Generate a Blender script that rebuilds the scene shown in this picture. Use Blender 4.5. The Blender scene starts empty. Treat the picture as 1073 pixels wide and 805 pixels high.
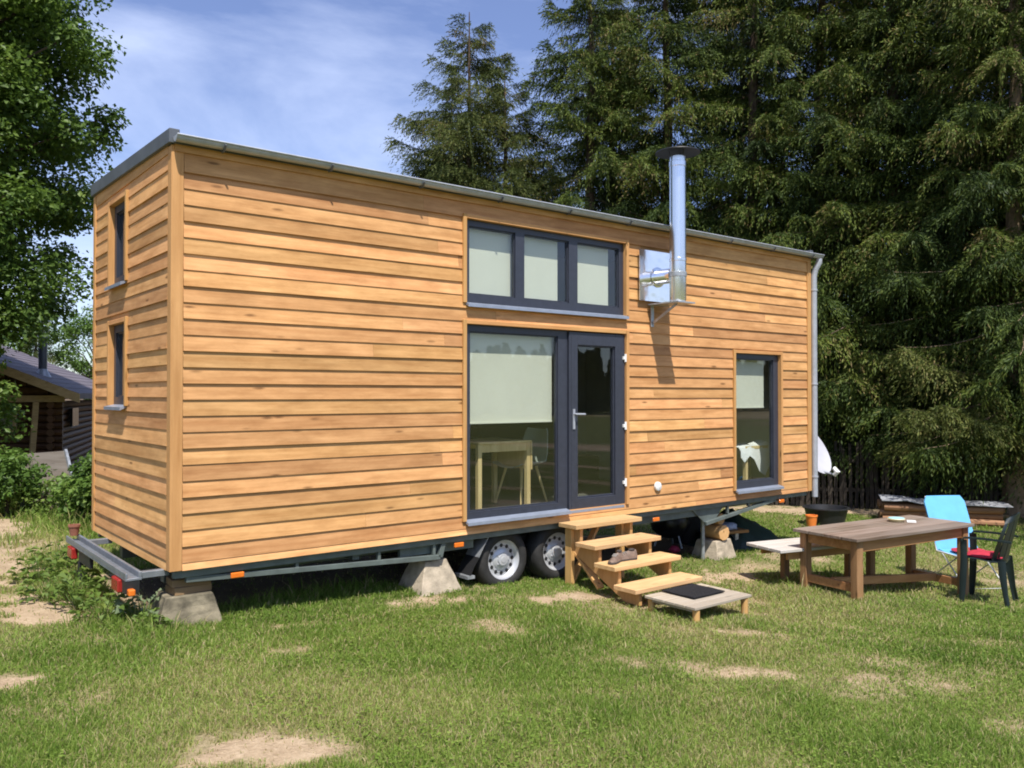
import bpy, math, random
import numpy as np
from mathutils import Vector, Matrix
R = math.radians
rnd = random.Random(7)
nrg = np.random.default_rng(11)
scene = bpy.context.scene
col = scene.collection

# ------------------------------------------------------------------ noise / terrain
def _hash(ix, iy, s):
    h = (ix.astype(np.int64) * 374761393 + iy.astype(np.int64) * 668265263 + s * 974711) & 0xFFFFFFFF
    h = ((h ^ (h >> 13)) * 1274126177) & 0xFFFFFFFF
    return ((h ^ (h >> 16)) & 0xFFFF) / 65535.0
def vnoise(x, y, s=0):
    x = np.asarray(x, float); y = np.asarray(y, float)
    ix = np.floor(x); iy = np.floor(y); fx = x - ix; fy = y - iy
    fx = fx * fx * (3 - 2 * fx); fy = fy * fy * (3 - 2 * fy)
    a = _hash(ix, iy, s); b = _hash(ix + 1, iy, s); c = _hash(ix, iy + 1, s); d = _hash(ix + 1, iy + 1, s)
    return (a * (1 - fx) + b * fx) * (1 - fy) + (c * (1 - fx) + d * fx) * fy
def fbm(x, y, s=0, o=4):
    v = 0; a = .5; t = 0
    for k in range(o):
        v = v + a * vnoise(x, y, s + k * 17); t += a; a *= .5; x = x * 2.03 + 5.1; y = y * 2.03 + 1.7
    return v / t
def gz(x, y=0):
    x = np.asarray(x, float); y = np.asarray(y, float)
    base = -0.052 * np.clip(x, -2, 14) - .0145 * np.clip(x, 0, 11) * np.clip(-y, 0, 1.2)
    bump = (fbm(x * .9, y * .9, 3, 3) - .5) * .07 * np.exp(-((x - 5) ** 2 + (y + 1) ** 2) / 400)
    return base + bump
def g(x, y): return float(gz(x, y))

BARE = [  # centre x, y, half-width along a, half-width across, angle, strength
    (-.40, -2.66, .40, .25, -38, 1.15), (.40, -1.05, .19, .13, -38, 1.0), (-1.25, -.92, .36, .22, -38, 1.1),
    (-.78, 1.1, .30, .75, 12, 1.25), (-.75, 3.3, .42, 1.2, 0, 1.25), (-.55, 6.0, .5, 1.6, -12, 1.1), (-1.5, -.1, .3, .5, 0, 1.1),
    (2.25, -1.2, .26, .20, -38, .65), (2.5, -.30, .55, .20, -8, .85), (3.7, -.62, .62, .25, -10, .95), (4.2, -.95, .5, .35, 0, .7),
    (3.15, -3.1, .62, .16, -40, .75), (4.0, -2.25, .42, .18, -40, .8), (6.1, -.55, .7, .30, -15, .85), (6.9, -.35, .6, .22, 0, .7),
    (5.4, -1.3, .35, .28, 0, .7), (7.3, -2.55, .32, .16, 0, .62), (1.0, -.42, .5, .12, -5, .6), (1.9, -3.0, .5, .2, -38, .45),
    (4.4, -3.4, .6, .22, -38, .5), (6.0, -3.5, .7, .2, -38, .5), (3.6, -4.6, .35, .2, 0, .55), (1.1, -2.1, .3, .2, 0, .4),
    (14.2, 3.6, 2.6, .55, -38, 1.3), (12.6, 4.6, 1.5, .4, -35, .8), (17.5, .3, 2.4, .7, -38, 1.2),
    (-.45, -.1, .3, .16, 0, .5), (8.3, -3.6, .5, .2, 0, .4), (5.3, -2.6, .5, .2, -38, .5),
]
def bare(x, y):
    x = np.asarray(x, float); y = np.asarray(y, float)
    n = fbm(x * 3.1, y * 3.1, 21, 4) - .5
    n2 = fbm(x * 9.0, y * 9.0, 51, 3) - .5
    b = np.zeros_like(x)
    for cx, cy, a, w, ang, st in BARE:
        c, s = math.cos(R(ang)), math.sin(R(ang))
        u = ((x - cx) * c + (y - cy) * s) / a; v = (-(x - cx) * s + (y - cy) * c) / w
        d = np.sqrt(u * u + v * v) + n * 1.9 + n2 * 1.3
        b = np.maximum(b, st * np.clip(1.35 - d, 0, 1))
    # worn lawn everywhere
    thin = np.clip((fbm(x * .8, y * .8, 90, 4) - .53) * 3.2, 0, .55) + np.clip(n2 * 1.1, 0, .25)
    under = ((x > -.1) & (x < 8.9) & (y > .55) & (y < 2.5)) * .88
    wood = np.clip((x * .62 + y * .78 - 14.2) * .5, 0, .95)
    return np.clip(np.maximum(np.maximum(b, thin), np.maximum(under, wood)), 0, 1)

# ------------------------------------------------------------------ materials
MATS = {}
class NT:
    def __init__(s, name):
        s.m = bpy.data.materials.new(name); s.m.use_nodes = True; s.t = s.m.node_tree; s.t.nodes.clear()
        s.out = s.t.nodes.new('ShaderNodeOutputMaterial')
    def n(s, typ, ins=None, **kw):
        nd = s.t.nodes.new('ShaderNode' + typ)
        for k, v in kw.items(): setattr(nd, k, v)
        for k, v in (ins or {}).items():
            sk = nd.inputs[k]
            if isinstance(v, bpy.types.NodeSocket): s.t.links.new(v, sk)
            else: sk.default_value = (*v, 1) if (isinstance(v, tuple) and len(v) == 3 and sk.type == 'RGBA') else v
        return nd
    def ramp(s, fac, stops):
        nd = s.t.nodes.new('ShaderNodeValToRGB'); s.t.links.new(fac, nd.inputs[0])
        el = nd.color_ramp.elements
        while len(el) < len(stops): el.new(.5)
        for e, (p, c) in zip(el, stops): e.position = p; e.color = (*c, 1) if len(c) == 3 else c
        return nd.outputs[0]
    def mix(s, fac, a, b, mode='MIX'):
        nd = s.t.nodes.new('ShaderNodeMix'); nd.data_type = 'RGBA'; nd.blend_type = mode
        for k, v in ((0, fac), (6, a), (7, b)):
            if isinstance(v, bpy.types.NodeSocket): s.t.links.new(v, nd.inputs[k])
            else: nd.inputs[k].default_value = (*v, 1) if isinstance(v, tuple) and len(v) == 3 else v
        return nd.outputs[2]
    def math(s, op, a, b=0.0):
        nd = s.t.nodes.new('ShaderNodeMath'); nd.operation = op
        for k, v in ((0, a), (1, b)):
            if isinstance(v, bpy.types.NodeSocket): s.t.links.new(v, nd.inputs[k])
            else: nd.inputs[k].default_value = v
        return nd.outputs[0]
    def coord(s, scale=(1, 1, 1), off=None):
        tc = s.n('TexCoord'); v = tc.outputs['Object']
        mp = s.n('Mapping', {'Vector': v, 'Scale': scale})
        v = mp.outputs[0]
        if off is not None:
            a = s.n('VectorMath', {0: v}, operation='ADD'); cx = s.n('CombineXYZ', {0: off, 1: off, 2: off})
            s.t.links.new(cx.outputs[0], a.inputs[1]); v = a.outputs[0]
        return v
    def noise(s, vec, scale, detail=4, rough=.55):
        return s.n('TexNoise', {'Vector': vec, 'Scale': scale, 'Detail': detail, 'Roughness': rough}).outputs[0]
    def attr(s, name='tint'): return s.n('Attribute', attribute_name=name).outputs['Fac']
    def bump(s, h, strength=.3, dist=.01):
        return s.n('Bump', {'Height': h, 'Strength': strength, 'Distance': dist}).outputs[0]
    def bsdf(s, **kw):
        names = {'color': 'Base Color', 'rough': 'Roughness', 'metal': 'Metallic', 'normal': 'Normal', 'spec': 'Specular IOR Level', 'coat': 'Coat Weight', 'trans': 'Transmission Weight'}
        p = s.n('BsdfPrincipled', {names[k]: v for k, v in kw.items()})
        s.t.links.new(p.outputs[0], s.out.inputs[0]); return p
    def done(s, key): MATS[key] = s.m; return s.m

def wood(key, dark, light, axis, rough=.65, grain=1.0, knots=.9, var=.35, grey=None, greyamt=0., blotch=.5):
    t = NT(key); tint = t.attr()
    off = t.math('MULTIPLY', tint, 37.0)
    sc = [26 * grain] * 3; sc['xyz'.index(axis)] = 1.3 * grain
    v = t.coord(tuple(sc), off)
    n1 = t.noise(v, 1.0, 6, .6)
    sc2 = [5.0] * 3; sc2['xyz'.index(axis)] = .8
    n2 = t.noise(t.coord(tuple(sc2), off), 1.0, 3)
    f = t.math('ADD', t.math('MULTIPLY', n1, .65), t.math('MULTIPLY', n2, .35))
    c = t.ramp(f, [(.30, dark), (.68, light)])
    kx = [9.0] * 3; kx['xyz'.index(axis)] = 2.2
    vo = t.n('TexVoronoi', {'Vector': t.coord(tuple(kx), off), 'Scale': 1.0}, feature='F1')
    k = t.ramp(vo.outputs['Distance'], [(.06, (1, 1, 1)), (.15, (0, 0, 0))])
    gate = t.ramp(n2, [(.44, (0, 0, 0)), (.54, (1, 1, 1))])
    kf = t.math('MULTIPLY', t.math('MULTIPLY', k, gate), knots)
    c = t.mix(kf, c, tuple(x * .42 for x in dark))
    big = t.noise(t.coord((.5, .5, .5)), 1.6, 3)
    sc3 = [11.0] * 3; sc3['xyz'.index(axis)] = 3.2
    bl = t.ramp(t.noise(t.coord(tuple(sc3), off), 1.0, 4, .65), [(.34, (.86, .83, .80)), (.5, (1, 1, 1)), (.70, (1.16, 1.18, 1.22))])
    c = t.mix(blotch, c, bl, 'MULTIPLY')
    if grey is not None:
        gf = t.ramp(t.math('ADD', n1, t.math('MULTIPLY', t.math('SUBTRACT', big, .5), .8)), [(.5 - greyamt * .35, (0, 0, 0)), (.75 - greyamt * .3, (1, 1, 1))])
        c = t.mix(t.math('MULTIPLY', gf, greyamt), c, grey)
    val = t.math('ADD', t.math('MULTIPLY', t.math('SUBTRACT', tint, .5), var), 1.0)
    val = t.math('MULTIPLY', val, t.math('ADD', .86, t.math('MULTIPLY', big, .28)))
    hue = t.math('ADD', .5, t.math('MULTIPLY', t.math('SUBTRACT', t.math('FRACT', t.math('MULTIPLY', tint, 7.31)), .5), .010))
    hs = t.n('HueSaturation', {'Hue': hue, 'Saturation': 1.0, 'Value': val, 'Color': c})
    t.bsdf(color=hs.outputs[0], rough=rough, spec=.25, normal=t.bump(n1, .5, .004))
    return t.done(key)

def plain(key, c, rough=.5, metal=0., nscale=8., amt=.25, bump=.0, spec=.5, bscale=60.):
    t = NT(key); n = t.noise(t.coord(), nscale, 5)
    cc = t.ramp(n, [(.3, tuple(x * (1 - amt) for x in c)), (.7, tuple(min(1, x * (1 + amt)) for x in c))])
    kw = dict(color=cc, metal=metal, spec=spec)
    rr = t.math('ADD', rough - .06, t.math('MULTIPLY', n, .12)); kw['rough'] = rr
    if bump: kw['normal'] = t.bump(t.noise(t.coord(), bscale, 4), bump, .01)
    t.bsdf(**kw); return t.done(key)

LD, LL = (.42, .196, .067), (.665, .368, .155)
wood('larch_front', LD, LL, 'x', var=.42, blotch=1.0)
wood('larch_end', LD, LL, 'y', var=.42, blotch=1.0)
wood('larch_trim', (.43, .21, .07), (.60, .33, .13), 'z', var=.3)
wood('larch_trim_long', (.43, .21, .07), (.60, .33, .13), 'x', var=.3)
wood('step_wood', (.46, .27, .12), (.64, .42, .21), 'x', var=.25)
wood('step_side', (.44, .24, .09), (.60, .36, .14), 'z', var=.3)
wood('table_top', (.12, .08, .055), (.25, .18, .13), 'x', var=.5, grey=(.28, .24, .21), greyamt=.55)
wood('table_leg', (.19, .095, .04), (.36, .20, .095), 'z', var=.3)
wood('table_beam', (.27, .12, .042), (.46, .25, .105), 'x', var=.3)
wood('bench_top', (.33, .28, .23), (.54, .49, .43), 'x', var=.35, grey=(.50, .475, .44), greyamt=.8)
wood('pallet_wood', (.27, .21, .145), (.46, .385, .285), 'x', var=.4, grey=(.38, .345, .30), greyamt=.5)
wood('block_wood', (.16, .10, .05), (.30, .2, .1), 'x', var=.3)
wood('log_wood', (.50, .28, .10), (.66, .42, .19), 'y', var=.3)
wood('split_wood', (.16, .075, .035), (.36, .19, .10), 'x', var=.3)
wood('interior_wood', (.60, .42, .19), (.78, .60, .32), 'z', var=.2, knots=.2)
wood('hut_wall', (.045, .022, .010), (.13, .065, .03), 'x', var=.5)
wood('hut_trim', (.30, .20, .09), (.48, .34, .17), 'x', var=.3)
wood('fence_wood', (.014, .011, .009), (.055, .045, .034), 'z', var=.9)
wood('old_board', (.09, .072, .056), (.18, .15, .12), 'x', var=.3, grey=(.17, .155, .14), greyamt=.5)
plain('anthracite', (.034, .038, .054), .38, 0, 20, .12)
plain('zinc', (.40, .42, .46), .4, .3, 12, .12)
plain('sill_metal', (.30, .34, .42), .38, .35, 10, .1)
plain('roof_metal', (.105, .115, .13), .5, .2, 5, .15)
plain('chassis', (.115, .138, .128), .5, .15, 6, .25)
plain('galvanised', (.40, .42, .44), .45, .6, 18, .25)
plain('bumper_steel', (.24, .26, .29), .42, .5, 10, .2)
plain('black_plastic', (.016, .016, .017), .5, 0, 10, .2)
plain('rubber', (.022, .021, .020), .75, 0, 15, .35, .3)
plain('rim_silver', (.52, .53, .55), .38, .3, 10, .1)
plain('amber', (.72, .17, .02), .25, 0, 10, .1)
plain('red_lens', (.30, .025, .02), .25, 0, 10, .2)
plain('white_plastic', (.76, .76, .74), .4, 0, 10, .05)
plain('dish_grey', (.40, .40, .44), .5, 0, 6, .06)
plain('blind', (.70, .69, .59), .85, 0, 2, .04)
plain('pale_wall', (.66, .63, .56), .8, 0, 3, .08)
plain('pine_reveal', (.55, .40, .20), .6, 0, 9, .12)
plain('floor_grey', (.13, .125, .115), .55, 0, 4, .2)
plain('furniture_white', (.62, .63, .62), .45, 0, 5, .06)
plain('furniture_black', (.015, .015, .016), .5, 0, 5, .2)
plain('shell_green', (.45, .50, .46), .4, 0, 5, .06)
plain('cloth_white', (.78, .79, .80), .9, 0, 14, .06, .3)
plain('concrete', (.37, .31, .23), .9, 0, 9, .3, .5, .3, 45)
plain('concrete_mossy', (.17, .145, .098), .9, 0, 6, .75, .6, .3, 40)
plain('doormat', (.018, .018, .02), .95, 0, 60, .4, .6, .2, 220)
plain('shoe', (.17, .115, .085), .75, 0, 25, .3, .3)
plain('shoe_dark', (.05, .04, .035), .8, 0, 25, .3)
plain('blue_fabric', (.12, .39, .66), .7, 0, 8, .06, .2, .3, 300)
plain('red_fabric', (.42, .022, .045), .8, 0, 14, .2, .3)
plain('green_plastic', (.010, .018, .019), .38, 0, 10, .15)
plain('white_tube', (.75, .75, .75), .3, .2, 10, .05)
plain('tarp', (.012, .032, .027), .45, 0, 5, .4, .5, .5, 9)
plain('terracotta', (.26, .10, .06), .8, 0, 14, .2)
plain('cream_bowl', (.72, .66, .38), .35, 0, 10, .05)
plain('blue_lid', (.35, .62, .68), .4, 0, 10, .05)
plain('orange_plastic', (.80, .22, .04), .45, 0, 10, .08)
plain('bag_blue', (.35, .42, .58), .5, 0, 10, .5)
plain('bark', (.085, .062, .045), .95, 0, 7, .45, .9, .2, 22)
plain('bark_light', (.26, .19, .125), .9, 0, 6, .35, .8, .2, 22)
plain('roof_tile', (.115, .098, .112), .75, 0, 3, .25, .5, .4, 30)
plain('sheet_grey', (.40, .41, .44), .45, .3, 4, .35)
plain('berry_red', (.42, .03, .08), .6, 0, 10, .2)
plain('dark_kettle', (.018, .018, .022), .35, .2, 10, .2)
plain('window_dark', (.015, .017, .018), .15, 0, 5, .2)

def chrome():
    t = NT('chrome'); v = t.coord((1, 1, .25)); n = t.noise(v, 9, 3)
    t.bsdf(color=(.86, .87, .89), metal=1.0, rough=t.math('ADD', .10, t.math('MULTIPLY', n, .12)), normal=t.bump(t.noise(t.coord(), 3.2, 2), .25, .05))
    t.done('chrome')
chrome()
def steel():
    t = NT('brushed_steel'); n = t.noise(t.coord((40, 40, 1.2)), 3, 3)
    t.bsdf(color=(.80, .82, .86), metal=1.0, rough=t.math('ADD', .20, t.math('MULTIPLY', n, .16)))
    t.done('brushed_steel')
steel()
def glass():
    t = NT('window_glass')
    fc = t.n('LayerWeight', {'Blend': .5}).outputs['Facing']
    f2 = t.math('MINIMUM', t.math('ADD', .045, t.math('MULTIPLY', t.math('POWER', fc, 4.2), .85)), 1.0)
    tr = t.n('BsdfTransparent', {'Color': (.93, .95, .93)})
    gl = t.n('BsdfGlossy', {'Color': (.95, .97, 1.0), 'Roughness': .0})
    mx = t.n('MixShader', {0: f2, 1: tr.outputs[0], 2: gl.outputs[0]})
    t.t.links.new(mx.outputs[0], t.out.inputs[0]); t.done('window_glass')
glass()
def leafmat(key, stops, trans=.35, rough=.5, spec=.3):
    t = NT(key); c = t.ramp(t.attr(), stops)
    p = t.n('BsdfPrincipled', {'Base Color': c, 'Roughness': rough, 'Specular IOR Level': spec})
    lt = t.mix(.6, c, (.25, .32, .03), 'MIX')
    tl = t.n('BsdfTranslucent', {'Color': c})
    mx = t.n('MixShader', {0: trans, 1: p.outputs[0], 2: tl.outputs[0]})
    t.t.links.new(mx.outputs[0], t.out.inputs[0]); t.done(key)
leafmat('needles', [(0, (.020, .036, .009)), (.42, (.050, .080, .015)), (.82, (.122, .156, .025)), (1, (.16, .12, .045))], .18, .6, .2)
leafmat('needles_light', [(0, (.030, .045, .014)), (.45, (.075, .100, .025)), (.9, (.15, .165, .04)), (1, (.18, .13, .06))], .3, .6, .2)
leafmat('broad_leaf', [(0, (.052, .100, .017)), (.6, (.125, .205, .033)), (1, (.22, .29, .06))], .42, .5, .3)
leafmat('shrub_leaf', [(0, (.055, .105, .02)), (.6, (.11, .195, .032)), (1, (.19, .27, .06))], .35, .5, .3)
leafmat('weed_leaf', [(0, (.070, .120, .022)), (.6, (.13, .20, .035)), (1, (.21, .27, .06))], .35, .55, .25)
leafmat('pale_leaf', [(0, (.14, .19, .10)), (1, (.28, .34, .19))], .3, .6, .2)
leafmat('far_leaf', [(0, (.020, .032, .014)), (1, (.055, .075, .028))], .2, .7, .1)
leafmat('grass_blade', [(0, (.105, .185, .025)), (.40, (.210, .310, .052)), (.68, (.320, .400, .095)), (.80, (.40, .35, .15)), (1, (.52, .43, .25))], .45, .55, .25)
def groundmat():
    t = NT('ground_soil'); v = t.coord()
    n1 = t.noise(v, 5, 6, .65); n2 = t.noise(v, 38, 5, .7); n3 = t.noise(v, .7, 4)
    soil = t.ramp(t.math('ADD', t.math('MULTIPLY', n1, .5), t.math('MULTIPLY', n2, .5)), [(.3, (.25, .175, .11)), (.52, (.44, .33, .215)), (.72, (.58, .46, .32))])
    thatch = t.ramp(t.math('ADD', t.math('MULTIPLY', n1, .4), t.math('MULTIPLY', n2, .6)), [(.3, (.075, .095, .024)), (.55, (.16, .175, .055)), (.75, (.28, .25, .12))])
    thatch = t.mix(t.math('MULTIPLY', n3, .35), thatch, (.20, .18, .075))
    f = t.ramp(t.math('ADD', t.attr('bare'), t.math('MULTIPLY', t.math('SUBTRACT', n2, .5), .5)), [(.22, (0, 0, 0)), (.75, (1, 1, 1))])
    c = t.mix(f, thatch, soil)
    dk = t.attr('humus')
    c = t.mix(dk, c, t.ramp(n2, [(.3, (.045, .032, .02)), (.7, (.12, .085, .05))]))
    t.bsdf(color=c, rough=.95, spec=.1, normal=t.bump(n2, .8, .03)); t.done('ground_soil')
groundmat()

# ------------------------------------------------------------------ mesh builder
class MB:
    def __init__(s): s.v = []; s.f = []; s.t = []; s.sm = []
    def _add(s, vs, fs, tint=.5, smooth=False):
        b = len(s.v); s.v += [tuple(p) for p in vs]
        for f in fs: s.f.append([b + i for i in f]); s.t.append(tint); s.sm.append(smooth)
        return s
    def box(s, x0, x1, y0, y1, z0, z1, tint=.5):
        v = [(x, y, z) for z in (z0, z1) for y in (y0, y1) for x in (x0, x1)]
        return s._add(v, [(0, 2, 3, 1), (4, 5, 7, 6), (0, 1, 5, 4), (2, 6, 7, 3), (0, 4, 6, 2), (1, 3, 7, 5)], tint)
    def hexa(s, v, tint=.5):   # 8 points: bottom 4 (ccw), top 4
        return s._add(v, [(3, 2, 1, 0), (4, 5, 6, 7), (0, 1, 5, 4), (1, 2, 6, 5), (2, 3, 7, 6), (3, 0, 4, 7)], tint)
    def bar(s, p, q, w, h, up=(0, 0, 1), tint=.5):
        p, q = Vector(p), Vector(q); d = (q - p).normalized(); up = Vector(up)
        r = d.cross(up)
        if r.length < 1e-4: r = d.cross(Vector((1, 0, 0)))
        r.normalize(); u = r.cross(d)
        r *= w / 2; u *= h / 2
        return s.hexa([p - r - u, p + r - u, q + r - u, q - r - u, p - r + u, p + r + u, q + r + u, q - r + u], tint)
    def tube(s, pts, r, n=10, tint=.5, caps=True, smooth=True):
        pts = [Vector(p) for p in pts]; rs = r if isinstance(r, (list, tuple)) else [r] * len(pts)
        vs = []; prev = None
        for i, p in enumerate(pts):
            d = (pts[min(i + 1, len(pts) - 1)] - pts[max(i - 1, 0)]).normalized()
            if prev is None:
                a = d.cross(Vector((0, 0, 1)));
                if a.length < 1e-3: a = Vector((1, 0, 0))
                a.normalize()
            else:
                a = (prev - d * prev.dot(d)).normalized()
            prev = a; b = d.cross(a)
            for k in range(n):
                th = 2 * math.pi * k / n; vs.append(p + (a * math.cos(th) + b * math.sin(th)) * rs[i])
        fs = [(i * n + k, i * n + (k + 1) % n, (i + 1) * n + (k + 1) % n, (i + 1) * n + k) for i in range(len(pts) - 1) for k in range(n)]
        if caps:
            fs += [tuple(range(n))[::-1], tuple((len(pts) - 1) * n + k for k in range(n))]
        return s._add(vs, fs, tint, smooth)
    def lathe(s, prof, origin=(0, 0, 0), axis='z', n=24, tint=.5, smooth=True, caps=True):
        o = Vector(origin); vs = []
        for r, h in prof:
            for k in range(n):
                th = 2 * math.pi * k / n; a, b = r * math.cos(th), r * math.sin(th)
                vs.append(o + Vector({'z': (a, b, h), 'y': (a, h, b), 'x': (h, a, b)}[axis]))
        fs = [(i * n + k, i * n + (k + 1) % n, (i + 1) * n + (k + 1) % n, (i + 1) * n + k) for i in range(len(prof) - 1) for k in range(n)]
        if caps and prof[0][0] > 1e-4: fs.append(tuple(range(n))[::-1])
        if caps and prof[-1][0] > 1e-4: fs.append(tuple((len(prof) - 1) * n + k for k in range(n)))
        return s._add(vs, fs, tint, smooth)
    def prism(s, poly, a0, a1, axis='y', tint=.5):
        def pt(p, a): return {'y': (p[0], a, p[1]), 'x': (a, p[0], p[1]), 'z': (p[0], p[1], a)}[axis]
        n = len(poly); vs = [pt(p, a0) for p in poly] + [pt(p, a1) for p in poly]
        fs = [tuple(range(n)), tuple(range(2 * n - 1, n - 1, -1))] + [(i, i + n, (i + 1) % n + n, (i + 1) % n) for i in range(n)]
        return s._add(vs, fs, tint)
    def grid(s, pts, thick=0.0, tint=.5, smooth=True):  # pts[i][j] vectors; thick along -normal
        m, n = len(pts), len(pts[0]); P = [[Vector(p) for p in r] for r in pts]
        vs = [p for r in P for p in r]; idx = lambda i, j: i * n + j
        fs = [(idx(i, j), idx(i, j + 1), idx(i + 1, j + 1), idx(i + 1, j)) for i in range(m - 1) for j in range(n - 1)]
        if thick:
            N = [[None] * n for _ in range(m)]
            for i in range(m):
                for j in range(n):
                    a = P[min(i + 1, m - 1)][j] - P[max(i - 1, 0)][j]; b = P[i][min(j + 1, n - 1)] - P[i][max(j - 1, 0)]
                    nn = a.cross(b); N[i][j] = nn.normalized() if nn.length > 1e-9 else Vector((0, 0, 1))
            o = len(vs); vs += [P[i][j] + N[i][j] * thick for i in range(m) for j in range(n)]
            fs += [tuple(o + k for k in f[::-1]) for f in fs[:]]
            for i in range(m - 1):
                fs += [(idx(i, 0), idx(i + 1, 0), o + idx(i + 1, 0), o + idx(i, 0)), (idx(i + 1, n - 1), idx(i, n - 1), o + idx(i, n - 1), o + idx(i + 1, n - 1))]
            for j in range(n - 1):
                fs += [(idx(0, j + 1), idx(0, j), o + idx(0, j), o + idx(0, j + 1)), (idx(m - 1, j), idx(m - 1, j + 1), o + idx(m - 1, j + 1), o + idx(m - 1, j))]
        return s._add(vs, fs, tint, smooth)
    def blob(s, c, r, seed=0, amp=.15, n=14, m=9, flat=None, tint=.5):
        c = Vector(c); r = r if isinstance(r, (tuple, list)) else (r, r, r); vs = []
        for i in range(m + 1):
            ph = math.pi * i / m
            for k in range(n):
                th = 2 * math.pi * k / n
                d = Vector((math.sin(ph) * math.cos(th), math.sin(ph) * math.sin(th), math.cos(ph)))
                q = 1 + amp * (float(fbm(np.array(d.x * 2 + seed * 3.3 + d.z * 1.7), np.array(d.y * 2 + d.z * 2.3), seed)) - .5) * 2
                z = d.z * r[2] * q
                if flat is not None: z = max(z, flat)
                vs.append(c + Vector((d.x * r[0] * q, d.y * r[1] * q, z)))
        fs = [(i * n + k, (i + 1) * n + k, (i + 1) * n + (k + 1) % n, i * n + (k + 1) % n) for i in range(m) for k in range(n)]
        return s._add(vs, fs, tint, True)
    def xf(s, M):
        s.v = [tuple(M @ Vector(p)) for p in s.v]; return s
    def build(s, name, mat, parent=None, bevel=0., fix=True):
        me = bpy.data.meshes.new(name); me.from_pydata(s.v, [], s.f); me.validate(verbose=False)
        if len(me.polygons) == len(s.t):
            a = me.attributes.new('tint', 'FLOAT', 'FACE'); a.data.foreach_set('value', s.t)
            me.polygons.foreach_set('use_smooth', s.sm)
        if any(s.sm): me.set_sharp_from_angle(angle=R(38))
        if fix:
            import bmesh
            bm = bmesh.new(); bm.from_mesh(me); bmesh.ops.recalc_face_normals(bm, faces=bm.faces); bm.to_mesh(me); bm.free()
        me.materials.append(MATS[mat]); me.update()
        o = bpy.data.objects.new(name, me); col.objects.link(o)
        if parent is not None: o.parent = parent
        if bevel:
            b = o.modifiers.new('edge', 'BEVEL'); b.width = bevel; b.segments = 1; b.limit_method = 'ANGLE'; b.angle_limit = R(40)
        return o

def tag(o, label=None, cat=None, group=None, kind=None):
    if label: o['label'] = label
    if cat: o['category'] = cat
    if group: o['group'] = group
    if kind: o['kind'] = kind
    return o
def thing(name, label, cat, loc=(0, 0, 0), rz=0., group=None):
    o = bpy.data.objects.new(name, None); col.objects.link(o); o.empty_display_size = .1
    o.location = loc; o.rotation_euler = (0, 0, rz); return tag(o, label, cat, group)
def children(o): return [c for c in bpy.data.objects if c.parent == o]
def copy_tree(o, parent=None):
    c = o.copy(); col.objects.link(c)
    if parent is not None: c.parent = parent
    for ch in children(o): copy_tree(ch, c)
    return c
def raw_mesh(name, V, loops, starts, totals, tint=None, smooth=False, mat=None):
    me = bpy.data.meshes.new(name); me.vertices.add(len(V)); me.vertices.foreach_set('co', np.ascontiguousarray(V, np.float32).ravel())
    me.loops.add(len(loops)); me.loops.foreach_set('vertex_index', loops.astype(np.int32))
    me.polygons.add(len(starts)); me.polygons.foreach_set('loop_start', starts.astype(np.int32)); me.polygons.foreach_set('loop_total', totals.astype(np.int32))
    if tint is not None:
        a = me.attributes.new('tint', 'FLOAT', 'FACE'); a.data.foreach_set('value', tint.astype(np.float32))
    me.polygons.foreach_set('use_smooth', np.full(len(starts), smooth))
    me.update(calc_edges=True)
    if mat: me.materials.append(MATS[mat])
    return me
def quads_mesh(name, Q, tint, mat):
    n = len(Q); return raw_mesh(name, Q.reshape(-1, 3), np.arange(4 * n), np.arange(n) * 4, np.full(n, 4), tint, False, mat)
def link_mesh(name, me, parent=None):
    o = bpy.data.objects.new(name, me); col.objects.link(o)
    if parent is not None: o.parent = parent
    return o

# ------------------------------------------------------------------ camera, sun, sky
cam = bpy.data.cameras.new('camera'); co = bpy.data.objects.new('camera', cam); col.objects.link(co)
cam.sensor_width = 36; cam.lens = 876.63 / 1073 * 36; cam.clip_end = 3000; cam.clip_start = .05
co.location = (-1.9873, -6.7604, 1.7977)
co.rotation_euler = (R(90 + .7266), 0, -R(38.4725))
scene.camera = co
AZ, EL = 24.0, 60.5
sd = Vector((-math.sin(R(AZ)) * math.cos(R(EL)), -math.cos(R(AZ)) * math.cos(R(EL)), math.sin(R(EL))))
sl = bpy.data.lights.new('sun', 'SUN'); so = bpy.data.objects.new('sun', sl); col.objects.link(so)
sl.energy = 4.6; sl.angle = R(.5); sl.color = (1, .95, .87)
so.rotation_euler = (-sd).to_track_quat('-Z', 'Y').to_euler(); so.location = (0, -10, 20)
w = bpy.data.worlds.new('World'); scene.world = w; w.use_nodes = True
nt = w.node_tree; nt.nodes.clear()
sky = nt.nodes.new('ShaderNodeTexSky'); sky.sky_type = 'NISHITA'; sky.sun_disc = False
sky.sun_elevation = R(EL); sky.sun_rotation = R(180 + AZ); sky.altitude = 100; sky.air_density = 1.0; sky.dust_density = .6; sky.ozone_density = 4.0
tc = nt.nodes.new('ShaderNodeTexCoord'); mp = nt.nodes.new('ShaderNodeMapping'); mp.inputs['Scale'].default_value = (.8, 1.3, 2.8)
mp.inputs['Rotation'].default_value = (R(20), R(14), R(35)); mp.inputs['Location'].default_value = (.35, .1, .2)
nt.links.new(tc.outputs['Generated'], mp.inputs[0])
nz = nt.nodes.new('ShaderNodeTexNoise'); nz.inputs['Scale'].default_value = 1.9; nz.inputs['Detail'].default_value = 9; nz.inputs['Roughness'].default_value = .57; nz.inputs['Distortion'].default_value = .35
nt.links.new(mp.outputs[0], nz.inputs['Vector'])
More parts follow.
